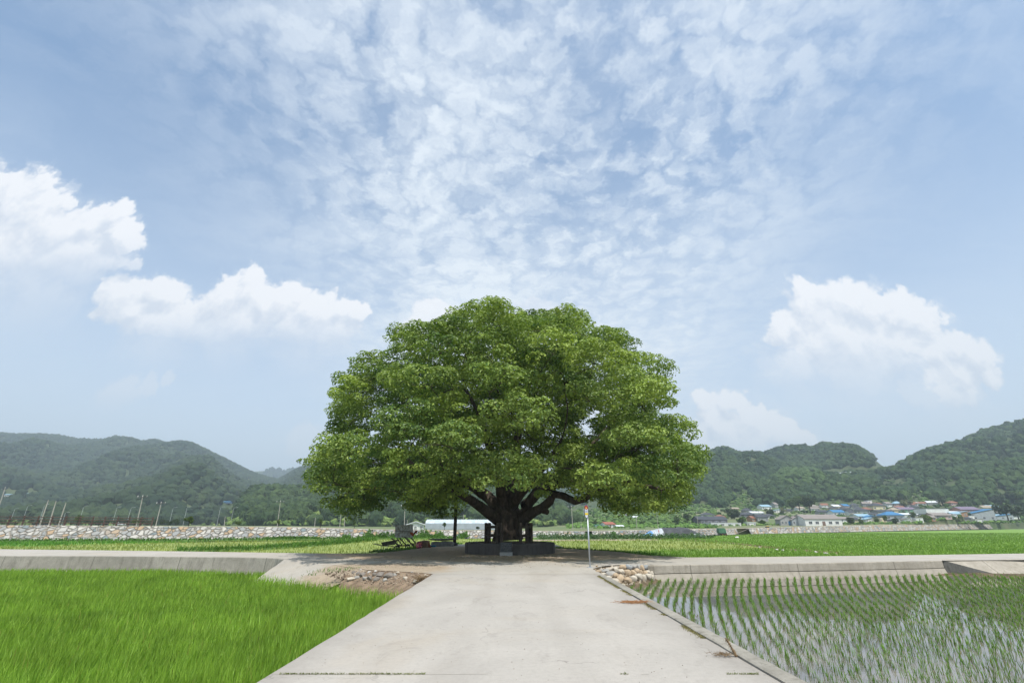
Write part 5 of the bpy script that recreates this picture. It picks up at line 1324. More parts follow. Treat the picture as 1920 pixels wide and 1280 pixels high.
for px, v, h, w, tone, lab, Y in TR:
    leafy_tree(px, v, h, w, lab, tone, Y=Y or None, trunk=(Y > 0 or h > 20), n=460 if w > 20 else 320)
# rows of trees at the riverside behind the left levee
ORD = 'first second third fourth fifth sixth seventh eighth ninth tenth eleventh twelfth thirteenth fourteenth fifteenth sixteenth seventeenth eighteenth nineteenth twentieth twenty-first twenty-second twenty-third twenty-fourth twenty-fifth twenty-sixth'.split()
for i, px in enumerate(list(range(8, 340, 13))):
    v = 968+3*math.sin(i*1.7); leafy_tree(px, v, 13+3*math.sin(i*2.3), 15+3*math.cos(i), 'dark riverside tree, %s from the left in the row beyond the rail fence' % ORD[i], 1, group='row of riverside trees', Y=190, trunk=False, n=200)

# ------------------------------------------------------------------ platform round the tree
PR = PY(1041, 1030, TY).x-TX; PRY = TY-P0(955, 1040.5)[1]
M_PLAT = wall_mat('dark_platform_concrete', (.135, .125, .12), (.07, .065, .06))
pr_ = (PR+PRY)/2; PC = (TX, TY)
zt = .62
t = empty('round_platform', (TX, TY, 0), 'low round dark concrete platform ringing the foot of the great tree', 'platform')
b = MB(); n = 72; rings = []
for rr, zz in ((pr_, -.1), (pr_+.01, zt-.05), (pr_-.03, zt), (pr_-.55, zt+.01), (pr_-.58, zt-.08)):
    rings.append([b.bm.verts.new(((rr+.012*mnoise.noise((k*.5, zz, 0)))*math.cos(k*2*math.pi/n), rr*math.sin(k*2*math.pi/n), zz)) for k in range(n)])
for r0, r1 in zip(rings, rings[1:]):
    for k in range(n): b._f([r0[k], r0[(k+1) % n], r1[(k+1) % n], r1[k]])
b.build('ring_wall', M_PLAT, t, smooth=False)
b = MB(); b.poly([((pr_-.57)*math.cos(k*2*math.pi/n), (pr_-.57)*math.sin(k*2*math.pi/n), zt-.05) for k in range(n)]); b.build('soil_fill', M_SOIL, t)

# log fences left and right of the trunk on the platform
M_LOG = mat('dark_log', (.055, .042, .034), (.10, .08, .065), 3, .9, .02, 12)
def log_fence(pxs, Ys, label):
    A = [PY(p, 1019, y) for p, y in zip(pxs, Ys)]; o = A[0]; t = empty('log_fence', (o.x, o.y, zt), label, 'fence')
    Ht = 1.18
    for p in A: MB().tube([(p.x-o.x, p.y-o.y, -.05), (p.x-o.x, p.y-o.y, Ht*.95), (p.x-o.x, p.y-o.y, Ht)], [.11, .11, .08], 10).build('post', M_LOG, t)
    for zz in (.42, .92):
        for a, c in zip(A, A[1:]):
            MB().tube([(a.x-o.x, a.y-o.y-.02, zz), (c.x-o.x, c.y-o.y-.02, zz+.01)], .085, 8).build('rail', M_LOG, t)
log_fence([911, 917, 933, 940], [33.9, 32.9, 32.1, 31.9], 'dark round log rail fence on the platform left of the trunk')
log_fence([976, 988, 996, 994], [31.9, 32.2, 32.9, 34.0], 'dark round log rail fence on the platform right of the trunk')

# black plaque on a grey base in front of the platform
a = P0(949, 1041.5); W_ = 24/FP*a.y/1.0916
t = empty('memorial_plaque', (a.x, a.y, 0), 'black stone plaque with pale lettering on a light grey base before the platform', 'plaque')
M_BLK = mat('black_stone', (.022, .026, .027), (.035, .04, .042), 3, .3); M_GRAN = mat('grey_granite', (.40, .40, .39), (.30, .30, .29), 25, .8)
MB().box((0, 0, .10), (W_, .30, .20), bev=.012).build('plaque_base', M_GRAN, t)
sb = MB().box((0, .02, .46), (W_*.92, .09, .52), rx=-.12, bev=.008).build('plaque_slab', M_BLK, t)
let = MB(); rr = random.Random(4)
for row, (n, w) in enumerate(((4, .5), (9, .82), (8, .82), (9, .82), (3, .3))):
    z = .64-row*.085
    for k in range(n):
        x = -W_*.46*w+(k+.5)*W_*.92*w/n; s = .022 if row else .03
        y = .02-.055-(z-.46)*-.12
        y = -.032+(.46-z)*-.12*1.0
        for q in range(3): let.box((x+rr.uniform(-.4, .4)*s, y-.004, z+rr.uniform(-.5, .5)*s), (s*rr.uniform(.3, 1.), .006, s*.25) if q < 2 else (s*.25, .006, s))
let.build('lettering', cmat((.6, .6, .56)), sb)

# bus stop sign
p = P0(1106.5, 1063.5); 
t = empty('bus_stop_sign', (p.x, p.y, 0), 'slim grey steel bus stop pole with a small rounded red, white and yellow sign', 'sign')
M_GALV = mat('galvanised_steel', (.50, .53, .56), (.42, .45, .48), 8, .45, metal=.5)
H = PY(1107, 948, p.y).z
b = MB(); b.tube([(0, 0, -.02), (0, 0, H-.45)], .032, 12); b.tube([(0, 0, H-.45), (.0, 0, H)], .032, 12); b.build('pole_shaft', M_GALV, t, smooth=True)
MB().box((0, 0, .01), (.22, .22, .02), bev=.004).build('base_plate', M_GALV, t)
sg = empty('sign_board', (0, 0, 0), None, None); 
del_ = sg; 
bpy.data.objects.remove(sg)
def rounded(w, h, cx, cz, y0, y1, n=14, pw=2.4):
    b = MB(); P_ = [(cx+w/2*math.copysign(abs(math.cos(a))**(2/pw), math.cos(a)), cz+h/2*math.copysign(abs(math.sin(a))**(2/pw), math.sin(a))) for a in [k*2*math.pi/(4*n) for k in range(4*n)]]
    b.prism(P_, y0, y1); return b
SW, SH = .17, .56; cz = H-SH/2+.05; cx = -.045
brd = rounded(SW, SH, cx, cz, -.07, -.045).build('sign_board', cmat((.05, .055, .13), .5), t)
rounded(SW*.8, SH*.90, cx, cz, -.074, -.069, pw=2.6).build('sign_face', cmat((.72, .74, .76), .4), brd)
rounded(SW*.8, SH*.30, cx, cz+SH*.29, -.078, -.073, pw=2.0).build('red_panel', cmat((.42, .03, .035), .4), brd)
rounded(SW*.34, SW*.36, cx, cz+SH*.26, -.081, -.077, pw=2.).build('emblem', cmat((.85, .66, .14), .4), brd)
MB().box((cx, -.077, cz-SH*.17), (SW*.78, .004, SH*.14)).build('yellow_band', cmat((.85, .60, .02), .4), brd)
b = MB()
for k, w in enumerate((.55, .5, .6)): b.box((cx, -.077, cz+SH*(.07-.055*k)), (SW*w, .003, SH*.018))
b.build('lettering', cmat((.18, .25, .45), .5), brd)
MB().box((-.155, -.05, cz-.02), (.015, .02, SH*.5)).build('side_bracket', M_GALV, t)
MB().box((-.02, -.04, cz+.12), (.10, .03, .03)).build('clamp', M_GALV, t)

# support pole under the left limb
a = P0(852, 1022.5); H = PY(852, 925, a.y).z
t = empty('support_pole', (a.x, a.y, -.05), 'thick black pole propping up the long left limb of the great tree', 'pole')
MB().tube([(0, 0, 0), (0, 0, H+.3)], [.15, .145], 16).build('pole_shaft', M_LOG, t, smooth=True)
MB().tube([(0, 0, 0), (0, 0, .25), (0, 0, .3)], [.30, .26, .16], 14).build('foot', M_PLAT, t)
MB().box((0, 0, H+.2), (.5, .4, .12), bev=.02).build('head_plate', M_DARKM, t)

# wheelbarrow
def wheelbarrow():
    p = P0(728, 1031, -.2); s = 1.0
    t = empty('wheelbarrow', (p.x, p.y, -.32), 'black metal wheelbarrow standing left of the old farm machine', 'wheelbarrow', rz=0)
    MM = mat('worn_black_metal', (.05, .05, .052), (.11, .10, .09), 6, .55, metal=.2)
    # tray: truncated pyramid, front (wheel side) right
    b = MB(); B = [(-.38, -.24, .42), (.42, -.20, .50), (.42, .20, .50), (-.38, .24, .42)]; Tp = [(-.52, -.34, .66), (.62, -.30, .84), (.62, .30, .84), (-.52, .34, .66)]
    Bi = [(x*.95, y*.93, z+.02) for x, y, z in B]; Ti = [(x*.96, y*.94, z) for x, y, z in Tp]
    for k in range(4):
        j = (k+1) % 4; b.poly([B[k], B[j], Tp[j], Tp[k]]); b.poly([Bi[k], Ti[k], Ti[j], Bi[j]]); b.poly([Tp[k], Tp[j], Ti[j], Ti[k]])
    b.poly(B[::-1]); b.poly(Bi); bmesh.ops.remove_doubles(b.bm, verts=b.bm.verts, dist=.001); b.build('tray', MM, t)
    for s_ in (-1, 1):
        MB().tube([(.62, s_*.07, .22), (.30, s_*.20, .40), (-.45, s_*.28, .42), (-1.05, s_*.30, .56), (-1.15, s_*.30, .57)], .02, 8).build('handle', M_DARKM, t)
        MB().tube([(-.45, s_*.26, .42), (-.50, s_*.28, .02), (-.30, s_*.28, .0), (-.10, s_*.25, .40)], .016, 6).build('leg', M_GALV, t)
    w = MB(); n = 20
    w.tube([(.62+.20*math.cos(a), 0, .22+.20*math.sin(a)) for a in [k*2*math.pi/n for k in range(n+1)]], .045, 8, cap=False); wh = w.build('wheel', mat('rubber', (.018, .018, .018), (.03, .03, .03), 5, .8), t)
    h = MB(); h.tube([(.62, -.09, .22), (.62, .09, .22)], .03, 8)
    for k in range(5): h.tube([(.62, 0, .22), (.62+.17*math.cos(k*1.2566), 0, .22+.17*math.sin(k*1.2566))], .014, 5)
    h.build('rim', M_GALV, wh)
    t.scale = (1.06,)*3
wheelbarrow()
# old farm machine: grey hopper box on a frame of bars, tines, runner
def machine():
    p = P0(762, 1027, -.1); t = empty('farm_machine', (p.x, p.y, -.1), 'rusty old farm machine with grey hopper, bars and wheels beside the pink bundle', 'farm machine')
    sc = p.y/FP/1.09; G = mat('weathered_grey_sheet', (.62, .62, .60), (.24, .20, .16), 4.5, .7, detail=7); Fm = mat('dirty_frame_metal', (.16, .14, .12), (.075, .06, .05), 6, .75, metal=.2)
    def q(px, v): return ((px-762)*sc, 0, (1030-v)*sc)
    # hopper: a slightly tilted hollow box
    b = MB(); c = [q(740, 1011), q(768, 1012), q(766, 989), q(739, 990)]
    d = .75; f = [Vector((x, -.25, z)) for x, y, z in c]; k = [Vector((x*.95+.1, d, z*.98+.05)) for x, y, z in c]
    for i in range(3): b.poly([f[i], f[i+1], k[i+1], k[i]])
    b.poly([f[3], f[0], k[0], k[3]]); b.poly(f); b.poly([k[3], k[2], k[1], k[0]]); hp = b.build('hopper', G, t)
    x0, _, z0 = q(739.5, 1000.5); x1, _, _ = q(767.5, 1000.5); MB().box(((x0+x1)/2, -.27, z0), (x1-x0, .03, .035)).build('seam_rib', Fm, hp)
    hb = MB()
    for a_ in ((745, 994), (749, 994), (753, 993.6), (744, 1006), (762, 1003)): hx, _, hz = q(*a_); hb.tube([(hx, -.275, hz), (hx, -.245, hz)], .035, 10)
    hb.build('bolt_holes', M_DARKM, hp)
    for (a0, v0, a1, v1, y, w) in ((758, 1010, 774, 1024, -.3, .10), (748, 1012, 763, 1026, -.1, .09), (765, 1009, 778, 1022, .3, .10), (741, 1012, 752, 1025, .25, .08), (760, 1014, 772, 1027, .55, .08)):
        A, B_ = Vector(q(a0, v0)), Vector(q(a1, v1)); A.y = B_.y = y; MB().tube([A, B_], w*.55, 4).build('frame_bar', Fm, t)
    MB().tube([Vector(q(733, 1013))+Vector((0, -.2, 0)), Vector(q(738, 1016)), Vector(q(743, 1023)), Vector(q(752, 1026)), Vector(q(768, 1025))], .06, 6).build('runner', Fm, t)
    for (px, v, r, y) in ((748, 1028, .12, -.35), (766, 1027, .17, -.4), (770, 1026, .17, .3), (776, 1025, .13, .1)):
        x, _, z = q(px, v); w = MB(); w.tube([(x+r*math.cos(a), y, z+r*math.sin(a)) for a in [k*2*math.pi/14 for k in range(15)]], .045, 6, cap=False); w.tube([(x-r, y, z), (x+r, y, z)], .02, 5); w.tube([(x, y, z-r), (x, y, z+r)], .02, 5); w.build('wheel', M_DARKM, t)
    for i in range(6):
        x, _, z = q(745+i*4.2, 1012+i*.8); MB().tube([(x, -.3+i*.1, z), (x+.10, -.32+i*.1, z-.28), (x+.02, -.34+i*.1, z-.48)], [.028, .02, .012], 5).build('tine', Fm, t)
    b = MB(); e = [q(769, 1003), q(775, 1000), q(779, 1007), q(773, 1009)]
    for i in range(6): x, _, z = q(770+i*1.6, 1004+math.sin(i)*2.5); b.box((x, -.1+.05*i, z), (.22, .04, .17), ry=i*.9, rz=i*.5)
    b.build('rusty_guard', mat('rust', (.58, .13, .035), (.30, .08, .03), 5, .85), t)
machine()
# cloth bundle: soft crumpled heap
def heap(name, px, v, w, h, d, m, label, cat, seed, z=-.02, sharp=.25, loc=None, squash=1.4, col=None):
    p = P0(px, v, z) if loc is None else Vector(loc); V, F = ICO[3]; V = V.copy(); d_ = np.array([1+sharp*mnoise.fractal(Vector(q)*1.8+Vector((seed, 0, 0)), 1., 2., 4)+.12*mnoise.noise(Vector(q)*6+Vector((seed, 2, 0))) for q in V])
    V = V*d_[:, None]; V = np.sign(V)*np.abs(V)**(1/squash); V = V*[w/2, d/2, h/2]+[0, 0, h/2-.04]; V[:, 2] = np.maximum(V[:, 2], -.03)
    o = mesh_np(name, V, F, m, smooth=True, loc=p, col=col); return tag(o, label, cat)
def cloth_mat(name, cols, sc=3.):
    m = bpy.data.materials.new(name); m.use_nodes = True; nt = m.node_tree; nt.nodes.clear(); T = NT(nt); co = T.n('ShaderNodeTexCoord').outputs['Object']
    v = T.vor(T.v('ADD', co, T.v('SCALE', T.noise(co, 3., 3, .6, col=True))), sc, 'F1', 1); s = T.n('ShaderNodeSeparateColor', i_0=v); c = cols[0]
    for i, k in enumerate(cols[1:]): c = T.mix(T.step(s.outputs[i % 3], .52+.1*(i//3), .56+.1*(i//3)), c, k)
    b = T.n('ShaderNodeBsdfPrincipled', i_Roughness=.8); T.link(c, b.inputs['Base Color'])
    bu = T.n('ShaderNodeBump', i_Strength=1., i_Distance=.05, i_Height=T.noise(co, 7., 4, .6)); T.link(bu.outputs[0], b.inputs['Normal']); T.link(b.outputs[0], T.n('ShaderNodeOutputMaterial').inputs[0]); return m
heap('cloth_bundle', 785.5, 1026.8, .52, .53, .5, cloth_mat('pink_cloth', [(.75, .20, .18), (.80, .03, .34), (.85, .45, .35), (.16, .04, .10)], 7.), 'crumpled pink and magenta cloth bundle between the farm machine and the brown cover', 'cloth', 3)
# brown covered box
p = P0(797, 1026.3, -.02); t = empty('covered_box', (p.x, p.y, -.05), 'box draped with a brown tarpaulin next to the pink cloth bundle', 'box')
MBR = mat('brown_tarp', (.36, .26, .18), (.24, .16, .11), 4, .8, .04, 5); b = MB()
b.prism([(-.36, 0), (.30, 0), (.28, .52), (.20, .56), (-.22, .58), (-.30, .52)], -.3, .4); b.build('tarpaulin', MBR, t, jit=.02)
b = MB(); b.prism([(.27, .52), (.30, .52), (.52, .06), (.44, .0), (.31, .10)], -.38, -.1); b.build('tarp_corner', mat('orange_brown_tarp', (.30, .11, .05), (.18, .07, .035), 4, .8), t)
# blue bag, grey sacks, slab bench on the sacks
heap('plastic_bag', 811, 1025.3, .55, .22, .35, mat('blue_plastic', (.02, .12, .22), (.03, .20, .30), 4, .4), 'small dark blue plastic bag lying before the grey sacks', 'bag', 5)
MSK = mat('grey_sack', (.36, .36, .36), (.24, .24, .25), 5, .85, .03, 9)
heap('grey_sack', 819, 1023.8, 1.0, .42, .6, MSK, 'left rounded grey sack under the dark slab', 'sack', 7)
heap('grey_sack', 838, 1023.8, 1.15, .46, .6, MSK, 'right larger grey sack under the dark slab', 'sack', 9, sharp=.12, squash=2.2)
p = P0(832, 1023.2, 0); V, F = rock_mesh((1.42, .55, .10), 12, 3, 14, .3); V[:, 2] += .5; V[:, 2] += .05*np.clip(V[:, 0], 0, 1)
tag(mesh_np('stone_slab', V, F, mat('dark_slab', (.10, .10, .095), (.16, .155, .145), 4, .9, .02), smooth=False, loc=p), 'long flat dark stone slab lying on the grey sacks by the support pole', 'slab')

# ------------------------------------------------------------------ stones
from mathutils.bvhtree import BVHTree
def bvh(o): return BVHTree.FromPolygons([v.co[:] for v in o.data.vertices], [p.vertices[:] for p in o.data.polygons])
BV = {'l': bvh(bank_l), 'r': bvh(bank_r)}
def on_bank(px, v, side, z=0.):
    d = Vector(pdir(px, v)).normalized(); h = BV[side].ray_cast(Vector((0, 0, E)), d)[0] if side else None
    g = P0(px, v, z)
    return h if h is not None and (h-Vector((0, 0, E))).length < (g-Vector((0, 0, E))).length+3 else g
def stone_mat(name, a, b): return mat(name, a, b, 3.2, .9, .02, 14, detail=7)
SM = {'tan': stone_mat('stone_tan', (.50, .39, .27), (.40, .30, .20)), 'pale': stone_mat('stone_pale', (.58, .52, .43), (.46, .40, .32)), 'grey': stone_mat('stone_grey', (.30, .30, .285), (.40, .37, .33)), 'blue grey': stone_mat('stone_blue', (.25, .28, .30), (.34, .34, .33)), 'dark': stone_mat('stone_dark', (.17, .145, .13), (.26, .23, .20)), 'white': stone_mat('stone_white', (.66, .64, .60), (.52, .49, .45))}
def stone(px, v, rw, rh, z, m, label, seed, group=None, flat=1., side=None):
    p = on_bank(px, v+rh*.35, side, z); s = rw/FP*p.length*.98; V, F = rock_mesh((s, s*.85, s*rh/rw*flat), seed, 3, 13, .30)
    V = V @ Matrix.Rotation(seed*1.7, 3, 'Y').to_3x3().to_4x4().to_3x3() if False else V
    a = seed*2.1; ca, sa = math.cos(a), math.sin(a); V = np.column_stack([V[:, 0]*ca-V[:, 1]*sa, V[:, 0]*sa+V[:, 1]*ca, V[:, 2]])
    V[:, 2] += s*rh/rw*(.42 if side == 'r' else .22)
    o = mesh_np('stone', V, F, SM[m], loc=p, smooth=True)
    me = o.data; me.set_sharp_from_angle(angle=R(28)) if hasattr(me, 'set_sharp_from_angle') else None
    return tag(o, label, 'stone', group)
RO = {'bottom': [(505, 990, 42, 46, 'tan'), (588, 1016, 44, 42, 'tan'), (650, 997, 36, 42, 'pale'), (712, 982, 46, 46, 'pale'), (760, 985, 26, 42, 'pale'), (818, 978, 36, 42, 'pale'), (862, 985, 24, 34, 'pale')],
 'second': [(395, 938, 42, 30, 'grey'), (442, 960, 42, 30, 'tan'), (512, 915, 40, 36, 'pale'), (585, 930, 42, 42, 'tan'), (645, 930, 32, 34, 'tan'), (690, 908, 34, 38, 'tan'), (730, 925, 26, 28, 'tan'), (776, 928, 24, 26, 'tan'), (812, 918, 28, 24, 'pale'), (857, 936, 22, 32, 'pale')],
 'third': [(378, 890, 36, 26, 'pale'), (452, 905, 36, 44, 'pale'), (530, 872, 40, 34, 'tan'), (590, 866, 42, 30, 'blue grey'), (650, 860, 38, 30, 'grey'), (702, 860, 32, 34, 'grey'), (742, 872, 30, 36, 'tan'), (785, 868, 34, 34, 'blue grey'), (832, 882, 30, 30, 'pale'), (868, 890, 18, 30, 'grey')],
 'top': [(410, 864, 22, 14, 'pale'), (455, 864, 24, 16, 'pale'), (488, 856, 20, 14, 'grey'), (545, 846, 26, 16, 'tan'), (600, 838, 30, 14, 'grey'), (740, 838, 26, 14, 'grey'), (792, 828, 20, 14, 'pale'), (824, 840, 18, 14, 'grey')]}
words = ['first', 'second', 'third', 'fourth', 'fifth', 'sixth', 'seventh', 'eighth', 'ninth', 'tenth']; sd = 1
zrow = {'bottom': -.52, 'second': -.36, 'third': -.17, 'top': -.03}
for row, L in RO.items():
    for i, (cx_, cy_, rw, rh, m) in enumerate(L):
        sd += 1; stone(1080+cx_/6, 920+cy_/6, rw/6*1.12, rh/6*1.08, zrow[row], m, '%s boulder, %s from the left in the %s row of the roadside stone pile' % (m, words[i], row), sd, 'boulders of the roadside stone pile', side='r')
ED = [(160, 872, 14, 8, 'tan'), (205, 892, 32, 12, 'tan'), (250, 906, 30, 16, 'tan'), (283, 890, 26, 14, 'grey'), (312, 940, 34, 20, 'pale'), (335, 905, 38, 26, 'grey'), (372, 975, 34, 20, 'pale'), (425, 1003, 58, 18, 'pale'), (490, 1035, 26, 14, 'tan'), (530, 1057, 24, 12, 'pale'), (622, 1046, 18, 12, 'pale')]
for i, (cx_, cy_, rw, rh, m) in enumerate(ED):
    sd += 1; stone(1080+cx_/6, 920+cy_/6, rw/6*1.1, rh/6*1.05, -.04-.035*i, m, '%s flat stone, %s from the top along the kerb beside the stone pile' % (m, (words+['eleventh'])[i]), sd, 'flat stones along the kerb by the stone pile', side='r')
# rubble on the left bank (crop scale 6.4)
RB = [(665, 212, 24, 24, 'dark'), (715, 216, 28, 20, 'dark'), (770, 232, 42, 28, 'dark'), (845, 206, 20, 14, 'white'), (908, 232, 30, 26, 'dark'), (975, 238, 44, 40, 'dark'), (1085, 246, 58, 40, 'dark'), (1150, 236, 24, 22, 'grey'), (630, 285, 44, 22, 'pale'), (700, 270, 34, 22, 'grey'), (800, 282, 30, 20, 'grey'), (852, 275, 38, 30, 'dark'), (935, 284, 34, 30, 'dark'), (1040, 298, 26, 24, 'grey'), (1275, 275, 26, 22, 'pale'), (1425, 312, 40, 24, 'pale'), (745, 178, 16, 9, 'white'), (930, 192, 22, 10, 'white'), (1190, 208, 20, 12, 'pale'), (1540, 248, 18, 13, 'pale'), (1520, 238, 14, 10, 'pale'), (1450, 175, 15, 10, 'dark'), (560, 200, 16, 10, 'pale'), (520, 240, 22, 14, 'grey'), (440, 255, 40, 20, 'grey'), (1360, 205, 16, 10, 'grey'), (1500, 265, 26, 12, 'dark')]
places = ['leftmost of the dark cluster on the left bank', 'next to the leftmost dark one on the left bank', 'tilted in the middle of the left bank cluster', 'lying above the left bank boulders', 'left of the biggest ridged boulder on the left bank', 'ridged and steep, below the shade on the left bank', 'broad and rounded, largest at the right of the left bank', 'right behind the broad rounded boulder', 'low at the rice edge on the left of the bank', 'at the rice edge below the leftmost dark pair', 'at the rice edge below the tilted boulder', 'at the rice edge left of the ridged boulder', 'under the ridged boulder at the rice edge', 'between ridged and broad boulders at the rice edge', 'alone right of the broad boulder near the rice', 'at the rice corner touching the central road', 'tiny above the leftmost dark boulders', 'small above the ridged boulder', 'small above and right of the broad boulder', 'lower of the small pair at the road corner', 'upper of the small pair at the road corner', 'alone on the dirt by the road corner', 'small at the upper left of the bank', 'small left of the dark cluster', 'broad and half buried at the left of the bank', 'small in the middle right of the bank', 'half buried by the dry roots at the road corner']
for i, ((cx_, cy_, rw, rh, m), w) in enumerate(zip(RB, places)):
    sd += 1; z = -.05-(cy_-170)/150*.50; stone(560+cx_/6.4, 1040+cy_/6.4, rw/6.4*1.1, rh/6.4*1.05, max(z, -.62), m, '%s stone, %s' % (m, w), sd, side='l')
for i, (px, v, r, w) in enumerate([(1423.5, 1025.5, 2.4, 'first white stone on the earth ridge where the yellow rice ends'), (1456, 1030, 2.6, 'second white stone along the ridge in the right field'), (1468, 1031, 3.2, 'wider pale stone next to the second white stone on the ridge'), (1530, 1034.5, 2.8, 'white stone further right along the ridge near the cross road'), (1549, 1037, 3.2, 'pale stone right of the farther ridge stone'), (1382, 1007, 3.5, 'white bag like stone beside the green cart in the far field')]):
    stone(px, v, r, r*.6, ZB+.12, 'white', w, 90+i)
stone(1119, 1060.5, 2.2, 1.8, .03, 'tan', 'small reddish tan stone on the shaded concrete right of the bus stop sign', 99)
# gravel and chips on the bank
def chips(poly_px, n, z0, z1, smin, smax, label, cols, seed, side=None):
    r_ = np.random.default_rng(seed); us = [a[0] for a in poly_px]; vs = [a[1] for a in poly_px]; P = []
    while len(P) < n:
        u, v = r_.uniform(min(us), max(us)), r_.uniform(min(vs), max(vs))
        if in_poly(np.array([u]), np.array([v]), poly_px)[0]:
            k = (v-min(vs))/(max(vs)-min(vs)); P.append(on_bank(u, v, side, z0+(z1-z0)*k)[:])
    P = np.array(P); V0, F0 = ICO[1]; S_ = r_.uniform(smin, smax, n)**1.0; M_ = rot_rand(n)
    V = np.einsum('nij,vj->nvi', M_, V0*[1, .8, .6])*(S_[:, None, None])*(1+.2*r_.normal(size=(n, len(V0), 1))*.5)+P[:, None, :]
    F = (F0[None]+np.arange(n)[:, None, None]*len(V0)).reshape(-1, 3); t = r_.random(n)[:, None]; c = (1-t)*np.array(cols[0])+t*np.array(cols[1])
    tag(mesh_np('gravel', V.reshape(-1, 3), F, mat('gravel_stone', (1, 1, 1), vcol=.3, scale=8, rough=.9), col=np.repeat(c, len(V0), 0)), label, 'gravel', kind='stuff')
chips([(600, 1075), (640, 1068), (700, 1069), (770, 1073), (812, 1077), (775, 1096), (700, 1096), (640, 1086)], 520, -.02, -.5, .015, .06, 'loose gravel and chips on the bank between the dirt and the tall rice', ((.14, .10, .07), (.36, .29, .22)), 3, 'l')
chips([(600, 1046), (860, 1038), (1120, 1040), (1160, 1055), (1080, 1063), (850, 1064), (700, 1068)], 500, .01, .01, .008, .028, 'fine litter of pebbles on the shaded dirt before the platform', ((.20, .16, .11), (.5, .43, .33)), 4)
chips([(1130, 1062), (1215, 1058), (1228, 1085), (1165, 1104), (1120, 1072)], 260, -.10, -.62, .03, .07, 'small filler stones packed between the boulders of the stone pile', ((.30, .24, .17), (.5, .44, .35)), 5, 'r')
chips([(870, 1041), (1045, 1038), (1060, 1044), (850, 1046)], 120, .01, .01, .02, .05, 'crumbled stone bits at the foot of the round platform', ((.2, .16, .12), (.45, .38, .3)), 6)

chips([(500, 1280), (800, 1079), (1090, 1068), (1480, 1280)], 150, .004, .004, .003, .008, 'scattered grit and leaf bits on the central road', ((.10, .08, .06), (.30, .25, .18)), 8)
# terracotta block by the right wall, water scum
p = P0(1293, 1086, ZW); t = empty('clay_block', (p.x, p.y, ZW-.02), 'broken reddish clay block standing in the water at the foot of the right wall', 'block')
MC = mat('red_clay', (.36, .15, .10), (.26, .11, .075), 5, .9, .02)
b = MB(); b.prism([(-.25, 0), (.27, 0), (.24, .26), (.10, .30), (.02, .20), (-.12, .24), (-.2, .17)], -.12, .14); b.build('clay_body', MC, t)
MB().box((.0, -.02, .24), (.20, .12, .07), rz=.4, bev=.01).build('mortar_lump', cmat((.6, .58, .55)), t)
MB().tube([(-.02, .1, .25), (-.03, .14, .62)], .012, 5).build('wire', M_DARKM, t)
heap('mud_lump', 1275, 1086, .32, .2, .3, M_MUD, 'dark mud lump left of the reddish clay block', 'mud', 4, z=ZW)

# dry plants on the road's right edge
def twigs(px, v, z, name, label, cat, n, h, spread, m, lean=(0, 0), seed=0, thick=.006, mat2=None):
    p = on_bank(px, v, 'l', z); r_ = random.Random(seed); b = MB()
    for i in range(n):
        a = r_.uniform(0, 6.28); s = r_.uniform(.3, 1)*spread; hh = h*r_.uniform(.4, 1)
        x0, y0 = r_.gauss(0, spread*.25), r_.gauss(0, spread*.2)
        b.tube([(x0, y0, 0), (x0+lean[0]*hh*.5+math.cos(a)*s*.3, y0+math.sin(a)*s*.3, hh*.6), (x0+lean[0]*hh+math.cos(a)*s, y0+lean[1]*hh+math.sin(a)*s, hh*r_.uniform(.6, 1))], [thick, thick*.8, thick*.3], 4)
    o = b.build(name, m, loc=p); return tag(o, label, cat)
M_DRY = mat('dry_straw', (.26, .18, .10), (.17, .115, .065), 8, .95); M_ORG = mat('orange_straw', (.42, .22, .10), (.30, .15, .07), 6, .95)
p = P0(1380, 1229, .01); t = empty('dead_weed', p, 'dead brown weed stalk leaning up from the right kerb of the central road', 'plant')
b = MB(); r_ = random.Random(3)
b.tube([(0, 0, 0), (-.03, 0, .07), (-.06, .02, .14), (-.10, .03, .20)], [.020, .017, .014, .008], 7)
for i in range(46):
    k = r_.random(); x, z = -.10*k, .20*k; a = r_.uniform(0, 6.28); l = r_.uniform(.02, .045); b.tube([(x, 0, z), (x+math.cos(a)*l*.6, math.sin(a)*l*.6, z+l*.3), (x+math.cos(a)*l, math.sin(a)*l, z-l*.4)], [.004, .003, .001], 3)
b.build('stalk', M_DRY, t)
b = MB()
for i in range(120):
    a = r_.uniform(0, 6.28); x0 = -.16+r_.gauss(0, .07); y0 = r_.gauss(.02, .04); l = r_.uniform(.03, .10); b.tube([(x0, y0, r_.uniform(0, .03)), (x0+math.cos(a)*l, y0+math.sin(a)*l, r_.uniform(.005, .05))], [.0025, .0012], 3)
b.build('dry_leaves', M_DRY, t)
p = P0(1190, 1129, .01); b = MB()
for i in range(260):
    a = r_.gauss(0, .5)+(3.14 if r_.random() < .5 else 0); x0, y0 = r_.gauss(0, .17), r_.gauss(0, .07); l = r_.uniform(.05, .16); b.tube([(x0, y0, r_.uniform(0, .03)), (x0+math.cos(a)*l, y0+math.sin(a)*l, r_.uniform(.0, .04))], [.004, .002], 3)
tag(b.build('dry_straw_heap', M_ORG, loc=p), 'flat heap of orange brown straw at the right edge of the central road', 'straw')
twigs(788, 1090, -.22, 'dry_roots', 'tangle of dry brown roots at the corner of the left bank and the road', 'roots', 70, .30, .34, M_DRY, seed=5, thick=.008)

